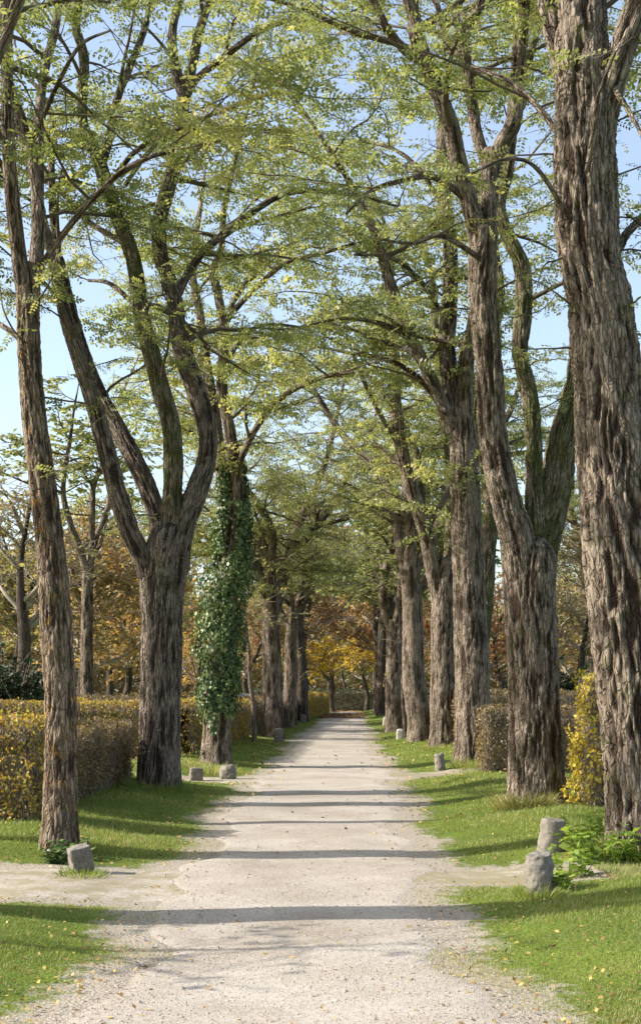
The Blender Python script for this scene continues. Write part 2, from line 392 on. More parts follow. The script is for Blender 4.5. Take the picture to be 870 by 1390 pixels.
# ------------------------------------------------------------------ setting: ground and paths
def axis(bp):
    out = [np.arange(a, b, s) for a, b, s in bp]; return np.concatenate(out + [[bp[-1][1]]])
def worn_at(x, y):
    e = np.maximum(pleft(y) - x, x - pright(y))
    w = .62 * sst(.75, -.05, e)
    for (yc, hw, sd) in SIDES:
        k = np.abs(y - yc) - hw
        w = np.maximum(w, (.62 if sd < 0 else .5) * sst(.45, -.1, k) * ((x * sd) > 0) * sst(9., 5., np.abs(x)))
    return w
xs = axis([(-600, -60, 60), (-60, -12, 4), (-12, -6, .5), (-6, 6, .11), (6, 12, .5), (12, 60, 4), (60, 600, 60)])
ys = axis([(-40, 0, 4), (0, 5, .5), (5, 32, .11), (32, 60, .3), (60, 130, 1), (130, 200, 7), (200, 900, 100)])
X, Y = np.meshgrid(xs, ys); x, y = X.ravel(), Y.ravel()
z = gz(x, y); e = np.maximum(pleft(y) - x, x - pright(y))
z = z - .03 * sst(-.25, -.45, e) * sst(PEND + 1, PEND, y)
for (yc, hw, sd) in SIDES: z = z - .03 * sst(.0, -.12, np.abs(y - yc) - hw + .22) * ((x * sd) > 1.2) * (np.abs(x) < (5.2 if sd < 0 else 2.2))
nx = len(xs); i = (np.arange(len(ys) - 1)[:, None] * nx + np.arange(nx - 1)[None]).ravel()
tag(mesh_obj('ground', np.column_stack([x, y, z]), np.stack([i, i + 1, i + nx + 1, i + nx], -1), mat=M['ground'], attrs={'worn': worn_at(x, y)}, smooth=True), 'mown turf of the verges and the ground behind', kind='structure')

def strip(name, Ygrid, left, right, nacross, label, along_y=True, sd=0):
    t = np.linspace(0, 1, nacross)
    yy = np.repeat(Ygrid[:, None], nacross, 1)
    xx = left[:, None] + (right - left)[:, None] * t[None]
    if not along_y: xx, yy = yy, xx
    zz = gz(xx, yy) + (.008 if along_y else .004)
    if not along_y: zz = zz - .02 * sst(-.20, -.50, np.maximum(pleft(yy) - xx, xx - pright(yy)))
    edge = np.minimum(t, 1 - t)[None] * np.abs(right - left)[:, None]
    zz = zz - .030 * sst(.22, .0, edge)
    worn = .5 * sst(.42, .0, edge)
    if not along_y: worn = np.maximum(worn, (.42 if sd < 0 else .5) + 0 * worn)
    if along_y: worn = np.maximum(worn, .26 * np.exp(-((xx - PCX - .05) / .28) ** 2))
    n = nacross; i = (np.arange(len(Ygrid) - 1)[:, None] * n + np.arange(n - 1)[None]).ravel()
    q = np.stack([i, i + 1, i + n + 1, i + n], -1)
    if not along_y: q = q[:, ::-1]
    o = mesh_obj(name, np.stack([xx, yy, zz], -1).reshape(-1, 3), q, mat=M['gravel'], attrs={'worn': worn.ravel()}, smooth=True)
    return tag(o, label, kind='structure')
yg = axis([(-30, 4, 1), (4, 40, .12), (40, PEND, .5)])
strip('path', yg, pleft(yg) - .04, pright(yg) + .04, 40, 'pale gravel path running straight between the trees')
for k, (yc, hw, sd) in enumerate(SIDES):
    far = 5.6 if sd < 0 else 2.4
    xg = np.linspace(.55 if sd > 0 else -far, far if sd > 0 else -1.3, 140)
    a = yc - hw + .12 * np.sin(xg * 3 + k) + .06 * np.sin(xg * 7.1); b = yc + hw + .10 * np.sin(xg * 2.6 + 2 * k) + .06 * np.sin(xg * 6.3)
    if sd > 0:
        sh = sst(1.2, 3.6, xg); a = a + hw * sh * .9; b = b - hw * sh * .9
    strip('side_path', xg, a, b, 24, 'gravel side path crossing the verge', along_y=False, sd=sd)

# ------------------------------------------------------------------ tree growth
def grow(limbs, rng, zmin, n_per_m=1.25, blen=(1.8, 3.6), lod=0, rmin=.006, dens=1.0, tfrac=.15, up=.22, leaf=(.21, .34), bushy=.22, zj=1.2):
    """limbs: list of (P,R) resampled.  Returns branch tubes and leaf frames."""
    br, brR = [], []
    for P, R in limbs:
        L = np.concatenate([[0], np.cumsum(np.linalg.norm(np.diff(P, axis=0), axis=1))])
        T = unit(np.gradient(P, axis=0))
        n = int(L[-1] * n_per_m * dens + rng.random())
        if n == 0: continue
        ts = np.sort(rng.uniform(L[-1] * tfrac, L[-1], n)); ts[-1] = L[-1]
        az = rng.uniform(0, 6.28)
        for t in ts:
            k = min(int(np.searchsorted(L, t)), len(P) - 1)
            if P[k, 2] < zmin + rng.uniform(0, zj): continue
            az += 2.4 + rng.normal(0, .5)
            h = np.array([math.cos(az), math.sin(az), 0.])
            d = unit(h + np.array([0, 0, up + rng.normal(0, .22)]) + T[k] * rng.uniform(.1, .6))
            bl = rng.uniform(*blen) * (1 - .25 * t / L[-1])
            r0 = min(.55 * R[k], .016 * bl ** 1.1)
            p = P[k].copy(); pts = [p]
            K = 8
            for s in range(K - 1):
                d = unit(d + rng.normal(0, .16, 3) + np.array([0, 0, (.10 - d[2]) * .22]))
                p = p + d * bl / (K - 1); pts.append(p)
            br.append(pts); brR.append(np.linspace(r0, rmin, K))
    br = np.array(br); brR = np.array(brR)
    # secondary branches in flat layers
    def sub(BP, BR, every, ln, K, rfac, spread=(.6, 1.15), t0=.12):
        out, outR = [], []
        for P, R in zip(BP, BR):
            seg = np.linalg.norm(np.diff(P, axis=0), axis=1); L = np.concatenate([[0], np.cumsum(seg)])
            n = max(1, int(L[-1] / every)); sgn = 1 if rng.random() < .5 else -1
            for j in range(n):
                t = L[-1] * (t0 + (1 - t0) * (j + rng.random()) / n); k = min(max(int(np.searchsorted(L, t)), 1), len(P) - 1)
                f = (t - L[k - 1]) / max(seg[k - 1], 1e-6); p = P[k - 1] + (P[k] - P[k - 1]) * f
                T = unit(P[k] - P[k - 1]); sgn = -sgn
                a = sgn * rng.uniform(*spread); c, s = math.cos(a), math.sin(a)
                d = np.array([T[0] * c - T[1] * s, T[0] * s + T[1] * c, T[2] * .5 + rng.normal(.04 + .1 * bushy, .16 + .6 * bushy)]); d = unit(d)
                l = rng.uniform(*ln) * (1 - .35 * t / L[-1]); q = [p]; g = p
                for m_ in range(K - 1):
                    d = unit(d + rng.normal(0, .13, 3) + np.array([0, 0, (-.04 - d[2]) * .25 * (1 - bushy)])); g = g + d * l / (K - 1); q.append(g)
                out.append(q); outR.append(np.linspace(max(R[k] * rfac, rmin), rmin * .7, K))
            # the branch goes on as its own last shoot
        return np.array(out), np.array(outR)
    s1, s1R = sub(br, brR, .42, (.7, 1.5), 5, .5)
    allb = [(br, brR), (s1, s1R)]
    if lod < 2:
        s2, s2R = sub(s1, s1R, .26, (.25, .55), 4, .6, t0=.2); s3, s3R = sub(br, brR, .40, (.25, .5), 4, .35)
        tw = [(s2, s2R), (s3, s3R), (s1, s1R)]
        allb.append((s2, s2R)); allb.append((s3, s3R))
    else:
        s2, s2R = sub(s1, s1R, .38, (.3, .6), 4, .6, t0=.2)
        tw = [(s2, s2R), (s1, s1R)]; allb.append((s2, s2R))
    B, D = [], []
    for (TP, TR) in tw:
        K = TP.shape[1]
        ln = np.linalg.norm(TP[:, 1:] - TP[:, :-1], axis=2).sum(1)
        step = .074 if lod < 2 else .055
        n = np.maximum(2, (ln / step).astype(int))
        idx = np.repeat(np.arange(len(TP)), n)
        f = rng.uniform(.15, 1.0, len(idx)) * (K - 1); k = np.minimum(f.astype(int), K - 2); f = (f - k)[:, None]
        a, b = TP[idx, k], TP[idx, k + 1]
        T = unit(b - a); sg = rng.choice([-1, 1], len(idx)) * rng.uniform(.5, 1.3, len(idx)); c, s = np.cos(sg), np.sin(sg)
        d = np.stack([T[:, 0] * c - T[:, 1] * s, T[:, 0] * s + T[:, 1] * c, T[:, 2] * .4 - .12 + rng.normal(0, .22, len(idx))], -1)
        B.append(a + (b - a) * f); D.append(unit(d))
    B, D = np.vstack(B), np.vstack(D)
    cl = fbm(B * 1.15, int(rng.integers(1000)), 2) + rng.normal(0, .18, len(B)) > -.22      # leaves sit in tufts, with gaps between
    B, D = B[cl], D[cl]
    N = unit(np.array([0, 0, 1.]) + rng.normal(0, .75, (len(B), 3)))
    Ls = rng.uniform(*leaf, len(B))
    return allb, (B, D, N, Ls)

def build_branches(name, allb, parent, m, minr=0.0, skip_last=False):
    parts = []
    for k, (PP, RR) in enumerate(allb):
        if len(PP) == 0: continue
        parts.append(thin_tubes(PP, np.maximum(RR, minr), 6 if k == 0 else 3))
    V, Q = join(parts)
    return mesh_obj(name, V, Q, mat=m, parent=parent, smooth=True)

def build_leaves(name, fr, lod, parent, m, rng, keep=1.0):
    B, D, N, Ls = fr
    if keep < 1:
        k = rng.random(len(B)) < keep; B, D, N, Ls = B[k], D[k], N[k], Ls[k]
    if lod == 0: V, Q, t = pinnate(B, D, N, Ls, 5, rng, 1.15)
    elif lod == 1: V, Q, t = pinnate(B, D, N, Ls, 3, rng, 1.15)
    else: V, Q, t = simple_leaves(B, D, N, Ls * 1.05, .22, rng)
    c = np.repeat(fbm(B * .8 + 5.1, 91, 2), len(t) // len(B)); t = np.clip(t * .62 + .22 + .30 * c, 0, 1)
    return mesh_obj(name, V, Q, mat=m, parent=parent, attrs={'tint': t})

def px_limb(d0, pts, dd=0.0, ext=None, rng=None, ds=.06):
    """pts (px,py,w) at depth d0..d0+dd; ext=(metres, lean x, lean y) carries the limb on above the picture"""
    n = len(pts); P, R = [], []
    pts = list(pts)
    acc = np.concatenate([[0], np.cumsum([math.hypot(pts[i + 1][0] - pts[i][0], pts[i + 1][1] - pts[i][1]) for i in range(n - 1)])])
    for (a, b, w), s in zip(pts, acc / max(acc[-1], 1)):
        d = d0 + dd * s
        P.append(P3(a, b, d)); R.append(w / 2 / F * d)
    if ext:
        L, lx, ly = ext; k = max(2, int(L / 1.1)); d = unit(P[-1] - P[-2]); p = P[-1]; r = R[-1]
        for s in range(k):
            d = unit(d + np.array([lx, ly, .12]) * .35 + (rng.normal(0, .16, 3) if rng is not None else 0))
            p = p + d * L / k; P.append(p); R.append(max(r * (1 - (s + 1) / k) ** .8, .012))
    return resample(P, R, ds)

def locust(label, base, trunk, limbs, seed, lod=0, zmin=5.5, m='bark', mlimb=None, dens=1.0, amp=.03, cw=.085, flare=.28, sprigs=(), extra=None, keep=1.0, group='locust trees lining the path', n_per_m=1.3, blen=(1.8, 3.6), leaf=(.21, .34)):
    """base=(px,py) on the ground; trunk and limbs as px lists.  limbs: dicts pts, dd, ext, seg, leafy"""
    rng = np.random.default_rng(seed)
    bx, d0 = hit(*base); bz = float(gz(bx, d0))
    t = root('locust_tree', (bx, d0, bz), label, 'tree', group)
    hi = lod == 0
    res = d0 / 1324.0                         # metres per render pixel
    ds = max(.026, res * 1.9)
    tp = list(trunk); P, R = [], []
    P.append(np.array([bx, d0, bz - .12])); R.append(tp[0][2] / 2 / F * d0)
    for (a, b, w) in tp[1:]:
        P.append(P3(a, b, d0)); R.append(w / 2 / F * d0)
    P, R = resample(P, R, ds)
    seg = int(np.clip(2 * math.pi * R.max() / max(.012, res * 1.05), 24, 250))
    V, Q, T, A = bark_tube(P, R, seg, amp, seed, cw, flare)
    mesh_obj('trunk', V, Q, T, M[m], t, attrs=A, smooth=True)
    L = []
    for k, li in enumerate(limbs):
        lp, lr = px_limb(d0 + li.get('d', 0), li['pts'], li.get('dd', 0), li.get('ext'), rng, ds)
        sg = int(np.clip(2 * math.pi * lr.max() / max(.014, res * 1.15), 10, 150))
        V, Q, T, A = bark_tube(lp, lr, sg, amp * min(1, lr.max() / .22) * .9, seed * 7 + k, cw * min(1, .45 + lr.max() / .35), None)
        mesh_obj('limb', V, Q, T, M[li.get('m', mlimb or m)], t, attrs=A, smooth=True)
        if li.get('leafy', 1): L.append((lp, lr))
    if extra: L = L + extra(P, R)
    allb, fr = grow(L, rng, zmin, n_per_m, blen, lod, max(.004, res * .28), dens, leaf=leaf)
    for (a, b, dx, dy, ln) in sprigs:          # short leafy shoots low on trunk and limbs
        p = P3(a, b, d0 - .04); d = unit(np.array([dx, rng.normal(0, .5) - .3, dy]))
        pts = [p]
        for s in range(7):
            d = unit(d + rng.normal(0, .12, 3) + np.array([0, 0, -.03])); p = p + d * ln / 7; pts.append(p)
        BP = np.array([pts]); 
        ab2 = (BP, np.linspace(.014, .006, 8)[None])
        n = int(ln / .05); f = rng.uniform(1, 7, n); k = np.minimum(f.astype(int), 6); f = (f - k)[:, None]
        q = BP[0][k] + (BP[0][k + 1] - BP[0][k]) * f
        h = unit(np.column_stack([rng.normal(size=n), rng.normal(size=n), rng.normal(-.15, .25, n)]))
        fr = tuple(np.concatenate([u, v]) for u, v in zip(fr, (q, h, unit(np.array([0, 0, 1.]) + rng.normal(0, .4, (n, 3))), rng.uniform(.14, .24, n))))
        allb.append(ab2)
    if sprigs:                                  # merge the sprig stems into one array
        sp = allb[-len(sprigs):]; allb = allb[:-len(sprigs)] + [(np.vstack([s[0] for s in sp]), np.vstack([s[1] for s in sp]))]
    build_branches('branches', allb, t, M['twig'])
    build_leaves('crown', fr, lod, t, M['leaf' if lod < 2 else 'leaf_far'], rng, keep * LEAF_DENS)
    return t

# --- the nearest trees, limb by limb
locust('slender leaning trunk with orange lichen, squared stone at its foot', (80, 1152),
    [(80, 1150, 46), (82, 1060, 43), (83, 980, 41), (77, 860, 41), (68, 740, 38), (57, 650, 36), (47, 570, 33), (41, 500, 31), (39, 440, 31), (38, 390, 33), (36, 360, 30)],
    [dict(pts=[(34, 400, 24), (25, 340, 21), (17, 270, 20), (12, 200, 18), (10, 110, 16), (8, 0, 14)], dd=-.8, ext=(5, -.2, -.3)),
     dict(pts=[(41, 405, 22), (49, 355, 19), (52, 290, 18), (46, 230, 14), (31, 165, 12), (12, 110, 10), (0, 60, 9)], dd=.6, ext=(3.5, -.5, .1)),
     dict(d=.3, pts=[(51, 320, 14), (53, 230, 15), (53, 160, 14), (62, 90, 12), (76, 30, 11)], dd=1.2, ext=(5, .2, .3)),
     dict(pts=[(44, 385, 13), (58, 357, 10), (90, 312, 9), (120, 275, 9), (138, 257, 8), (175, 225, 6), (230, 205, 5), (300, 190, 3)], dd=-.9),
     dict(pts=[(15, 245, 8), (-20, 190, 7), (-60, 160, 5)], dd=-1),
     dict(pts=[(40, 470, 8), (0, 440, 7), (-50, 420, 5)], dd=.8),
     dict(pts=[(45, 190, 7), (80, 110, 6), (110, 60, 5), (150, 40, 3)], dd=-1.2)],
    11, 0, 5.2, 'bark_lichen', 'bark', amp=.02, cw=.055, dens=.72, sprigs=[(40, 470, -.6, .4, .9), (48, 540, .9, .1, .8), (55, 640, .8, .1, .5), (36, 420, .8, .3, 1.2)])

locust('broad trunk splitting into four limbs above head height, on the left verge', (215, 1066),
    [(215, 1064, 54), (217, 1000, 54), (219, 920, 54), (220, 850, 55), (221, 800, 58), (226, 760, 60), (229, 730, 50), (231, 712, 40)],
    [dict(pts=[(208, 800, 34), (197, 765, 30), (177, 722, 27), (163, 680, 26), (152, 640, 25), (140, 595, 24), (128, 550, 22), (112, 500, 20), (92, 440, 18), (78, 385, 14), (60, 300, 10)], dd=-1.2, ext=(4, -.3, -.2), m='bark_grey'),
     dict(pts=[(222, 760, 34), (217, 715, 28), (203, 670, 25), (188, 635, 25), (170, 600, 24), (150, 563, 22), (128, 520, 20), (108, 465, 18), (92, 400, 14), (75, 320, 11), (70, 240, 9)], dd=1.4, ext=(4, -.4, .3)),
     dict(pts=[(232, 760, 36), (233, 690, 26), (235, 640, 26), (232, 580, 25), (219, 532, 25), (206, 482, 24), (194, 440, 23), (189, 405, 22), (180, 350, 20), (157, 285, 20), (133, 215, 18), (112, 160, 14), (114, 80, 13), (103, 35, 11), (108, 0, 10)], dd=-.6, ext=(3, .1, -.2), m='bark_moss'),
     dict(pts=[(137, 225, 13), (147, 195, 11), (159, 135, 11), (174, 95, 10), (194, 45, 9), (206, 0, 8)], d=-.5, dd=.6, ext=(3, .3, .1)),
     dict(pts=[(238, 770, 40), (247, 720, 33), (268, 665, 29), (281, 620, 26), (281, 580, 26), (268, 535, 27), (252, 490, 26), (241, 440, 24), (234, 395, 22), (217, 340, 19), (219, 290, 19), (236, 225, 19), (248, 150, 17), (252, 125, 16)], dd=.5),
     dict(pts=[(250, 138, 12), (239, 100, 12), (234, 45, 12), (244, 0, 10)], d=.5, dd=.6, ext=(3, -.2, .3)),
     dict(pts=[(251, 138, 13), (260, 92, 14), (270, 45, 13), (284, 0, 11)], d=.5, dd=-.5, ext=(3, .2, -.2)),
     dict(pts=[(250, 140, 9), (266, 108, 9), (300, 80, 9), (345, 46, 8), (390, 27, 7), (440, 32, 5), (490, 50, 3)], d=.5, dd=-2),
     dict(pts=[(237, 410, 12), (255, 371, 12), (281, 336, 11), (318, 307, 11), (350, 282, 9), (390, 261, 9), (440, 259, 7), (490, 266, 5), (540, 280, 4)], d=.4, dd=1.5),
     dict(pts=[(160, 232, 7), (190, 200, 7), (250, 170, 6), (310, 146, 6), (360, 128, 5), (400, 124, 4)], d=-.5, dd=-2.5),
     dict(pts=[(170, 250, 6), (205, 203, 6), (240, 183, 6), (280, 185, 5), (340, 174, 4), (400, 180, 3)], d=-.4, dd=1.5),
     dict(pts=[(170, 330, 8), (120, 300, 7), (85, 262, 6), (50, 240, 4)], dd=2),
     dict(pts=[(190, 420, 7), (150, 385, 6), (120, 380, 4)], dd=2)],
    12, 0, 5.8, 'bark_grey', 'bark_grey', amp=.028, cw=.07, dens=.72, flare=.17, sprigs=[(190, 470, .6, .1, .9), (215, 545, .8, .1, .8), (150, 540, .9, -.05, .7), (262, 500, .7, 0, .8), (185, 700, .9, .1, .7), (205, 770, .9, .2, .6), (120, 500, .7, .1, .9)])

locust('trunk wrapped in ivy, with a dark block and a rounded stone before it', (293, 1036),
    [(293, 1034, 40), (295, 960, 36), (300, 880, 33), (308, 800, 30), (315, 740, 26), (320, 690, 22)],
    [dict(pts=[(316, 730, 22), (322, 665, 17), (317, 620, 17), (310, 575, 16), (301, 520, 14), (304, 450, 13), (296, 400, 12), (290, 370, 11), (300, 335, 9), (305, 280, 8)], dd=-.8, ext=(3, 0, -.2)),
     dict(pts=[(306, 780, 22), (302, 700, 16), (300, 640, 15), (293, 570, 15), (281, 500, 14), (272, 430, 12), (262, 370, 10)], dd=1.5, ext=(4, -.2, .2)),
     dict(pts=[(322, 680, 10), (326, 628, 9), (350, 577, 9), (380, 541, 8), (412, 522, 7), (445, 510, 6), (480, 505, 3)], dd=-2),
     dict(pts=[(303, 500, 8), (320, 470, 7), (342, 447, 6), (370, 440, 4), (420, 445, 3)], dd=1.5),
     dict(pts=[(304, 445, 9), (315, 425, 8), (350, 388, 7), (390, 355, 6), (435, 344, 5), (480, 330, 3)], dd=-1.5),
     dict(pts=[(300, 460, 8), (322, 400, 7), (370, 350, 6), (410, 320, 5), (430, 300, 3)], dd=2),
     dict(pts=[(285, 510, 7), (250, 450, 6), (225, 430, 4)], d=.6, dd=2)],
    13, 1, 5.4, 'bark', 'bark', amp=.025, dens=1.0)

locust('massive deeply furrowed trunk standing closest on the right, weeds at its foot', (878, 1146),
    [(878, 1144, 104), (872, 1080, 100), (866, 1000, 97), (857, 900, 96), (848, 800, 96), (839, 700, 97), (832, 600, 96), (824, 500, 92), (814, 420, 84), (800, 350, 82), (796, 280, 82), (794, 220, 80), (793, 160, 76), (790, 110, 68)],
    [dict(pts=[(792, 200, 70), (790, 110, 68), (789, 50, 66), (790, 0, 62), (787, -120, 52), (790, -260, 40)], dd=.3, ext=(4, -.1, .2)),
     dict(pts=[(808, 235, 40), (822, 150, 37), (842, 75, 34), (862, 15, 32), (895, -80, 26), (920, -180, 20)], dd=-.4, ext=(4, .2, -.3)),
     dict(pts=[(775, 160, 30), (760, 80, 26), (742, 0, 24), (720, -100, 18), (715, -200, 14)], dd=1.2, ext=(4, -.3, .3)),
     dict(pts=[(825, 370, 14), (850, 318, 12), (880, 290, 10), (920, 270, 6)], dd=.6),
     dict(pts=[(797, 232, 8), (806, 175, 7), (812, 130, 5), (835, 70, 4)], d=-.45, dd=-.5, m='bark'),
     dict(pts=[(835, 120, 9), (862, 165, 6), (885, 215, 4)], d=-.2, dd=-.8),
     dict(pts=[(780, 215, 9), (735, 150, 8), (690, 110, 7), (640, 90, 5)], d=.2, dd=1.0),
     dict(pts=[(775, 300, 7), (730, 230, 6), (690, 215, 5), (640, 235, 3)], d=-.2, dd=-1.2)],
    14, 0, 6.6, 'bark', 'bark', amp=.055, cw=.085, dens=.8, keep=.8, flare=.16, leaf=(.23, .36),
    sprigs=[(790, 300, .9, .15, 1.0), (830, 340, .9, .2, .8), (780, 420, -.9, .05, .8), (820, 450, .9, .05, .9), (800, 255, .9, .4, 1.0), (775, 350, -.9, .1, .8), (845, 500, .8, .5, .8), (800, 180, .8, .3, .9), (760, 210, -.9, .2, 1.0), (835, 430, .7, .4, .8), (790, 470, -.8, .05, .7), (850, 290, .8, .0, .7)])

locust('thick twin forked trunk behind the pair of stumpy stones, dry tuft at its foot', (729, 1090),
    [(729, 1088, 76), (727, 1020, 69), (724, 940, 66), (721, 860, 67), (719, 800, 69), (721, 765, 68), (722, 745, 54), (723, 728, 26)],
    [dict(pts=[(716, 850, 44), (709, 785, 50), (702, 728, 46), (690, 690, 42), (678, 640, 39), (669, 590, 37), (666, 530, 37), (664, 480, 38), (658, 430, 38), (654, 370, 38), (655, 310, 37)], dd=-.4, leafy=0),
     dict(pts=[(652, 335, 26), (640, 285, 25), (623, 225, 24), (610, 165, 22), (588, 110, 21), (566, 50, 20), (556, 0, 18)], d=-.4, dd=-.6, ext=(4.5, -.1, -.2)),
     dict(pts=[(575, 85, 13), (550, 68, 12), (525, 38, 11), (506, 0, 10)], d=-.8, dd=-.4, ext=(3, -.4, 0)),
     dict(pts=[(658, 335, 30), (662, 285, 26), (667, 225, 26), (668, 205, 26)], d=-.4, dd=.3, leafy=0),
     dict(pts=[(666, 235, 18), (648, 185, 16), (641, 140, 16), (634, 85, 14), (630, 50, 14), (648, 12, 13), (664, -30, 12)], d=-.1, dd=.4, ext=(4, .1, .2)),
     dict(pts=[(668, 235, 23), (682, 195, 23), (698, 158, 22), (705, 80, 20), (710, 0, 18)], d=-.1, dd=-.4, ext=(4.5, .1, -.2)),
     dict(pts=[(726, 830, 40), (735, 745, 46), (748, 692, 45), (757, 650, 42), (763, 600, 38), (776, 550, 32), (784, 490, 26), (790, 400, 20), (800, 300, 15)], dd=.9, ext=(4, .2, .2), m='bark_moss'),
     dict(pts=[(726, 730, 30), (725, 670, 24), (724, 605, 22), (719, 540, 22), (706, 480, 22), (710, 425, 22), (709, 365, 21), (690, 322, 19), (678, 280, 16), (690, 230, 14), (700, 150, 12)], dd=.8, ext=(3.5, .1, .3), m='bark_moss'),
     dict(pts=[(640, 275, 10), (590, 240, 9), (545, 245, 7), (500, 260, 5), (470, 290, 3)], d=-.4, dd=-1.5),
     dict(pts=[(652, 350, 8), (600, 320, 7), (560, 330, 5), (520, 325, 3)], d=-.5, dd=-1.5),
     dict(pts=[(635, 90, 9), (600, 40, 8), (590, 0, 7)], d=.1, dd=1, ext=(3, -.2, .2)),
     dict(pts=[(765, 590, 12), (800, 530, 10), (840, 500, 7)], d=.6, dd=1)],
    15, 0, 6.4, 'bark', 'bark', amp=.042, cw=.075, leaf=(.20, .33), dens=.8,
    sprigs=[(665, 470, .9, .1, .9), (655, 400, -.9, .05, 1.0), (668, 560, .9, 0, .5), (720, 560, .8, .1, .7), (705, 500, -.8, .1, .6), (700, 430, .9, .1, .9), (650, 330, -.9, .1, 1.1), (680, 610, -.6, .1, .4), (640, 420, -.9, -.05, 1.0), (780, 500, .9, 0, .8)])

locust('trunk rising from the verge just beyond the short pale stump, with limb swept left', (642, 1035),
    [(642, 1034, 46), (641, 980, 45), (640, 900, 46), (637, 820, 43), (634, 740, 42), (632, 680, 40), (630, 620, 38), (627, 580, 36), (622, 555, 28)],
    [dict(pts=[(624, 600, 20), (612, 580, 18), (601, 550, 17), (582, 508, 17), (557, 457, 16), (532, 392, 15), (511, 322, 12), (491, 280, 10), (470, 240, 8)], dd=-1.0, ext=(3, -.4, -.2)),
     dict(pts=[(622, 585, 25), (613, 530, 23), (606, 470, 23), (609, 425, 22), (612, 355, 20), (606, 290, 18), (600, 210, 15), (605, 120, 11)], dd=.6, ext=(3, 0, .2)),
     dict(pts=[(628, 590, 24), (632, 540, 22), (632, 495, 22), (640, 455, 20), (655, 380, 16), (668, 300, 12)], dd=-.5, ext=(3, .3, -.2)),
     dict(pts=[(648, 900, 28), (657, 820, 24), (662, 750, 22), (667, 695, 21), (662, 640, 20), (652, 560, 18), (664, 480, 14), (680, 400, 11)], d=.6, dd=1.2, ext=(4, .2, .3), m='bark_moss'),
     dict(pts=[(605, 560, 9), (570, 515, 8), (530, 490, 7), (480, 480, 5), (430, 470, 3)], d=-.3, dd=1.5),
     dict(pts=[(560, 462, 8), (520, 440, 7), (470, 432, 5), (420, 440, 3)], d=-.6, dd=-1.5),
     dict(pts=[(608, 440, 8), (570, 380, 7), (530, 350, 5), (480, 345, 3)], d=.2, dd=-1.2),
     dict(pts=[(606, 290, 7), (570, 230, 6), (530, 200, 5), (480, 190, 3)], d=.5, dd=1.2)],
    16, 1, 5.9, 'bark', 'bark', amp=.032, cw=.08, sprigs=[(640, 640, -.9, .1, .9), (630, 590, -.9, .1, 1.0), (626, 560, .9, .1, .7)])

locust('mossy trunk hidden half behind its stouter neighbour, its long limb bent over the path', (602, 1014),
    [(602, 1012, 36), (601, 960, 34), (602, 880, 34), (602, 830, 33), (603, 790, 28), (606, 760, 22)],
    [dict(pts=[(598, 830, 22), (590, 790, 19), (578, 725, 19), (556, 655, 18), (543, 600, 17), (536, 540, 16), (536, 480, 13), (530, 420, 10)], dd=-1, ext=(4, -.2, -.2)),
     dict(pts=[(606, 820, 22), (612, 740, 18), (613, 670, 16), (609, 600, 15), (597, 520, 13), (590, 440, 11)], dd=1, ext=(4, 0, .2), m='bark_moss'),
     dict(pts=[(570, 700, 12), (572, 660, 12), (566, 620, 11), (553, 590, 10), (525, 540, 9), (500, 510, 7), (470, 490, 5)], d=-.4, dd=1.5, m='bark_moss'),
     dict(pts=[(545, 610, 8), (520, 570, 7), (495, 520, 6), (480, 480, 4)], d=-.6, dd=-1.5),
     dict(pts=[(577, 720, 9), (596, 690, 8), (612, 660, 7)], d=-.3, dd=.5)],
    17, 1, 5.0, 'bark', 'bark', amp=.030, cw=.08, dens=1.0)

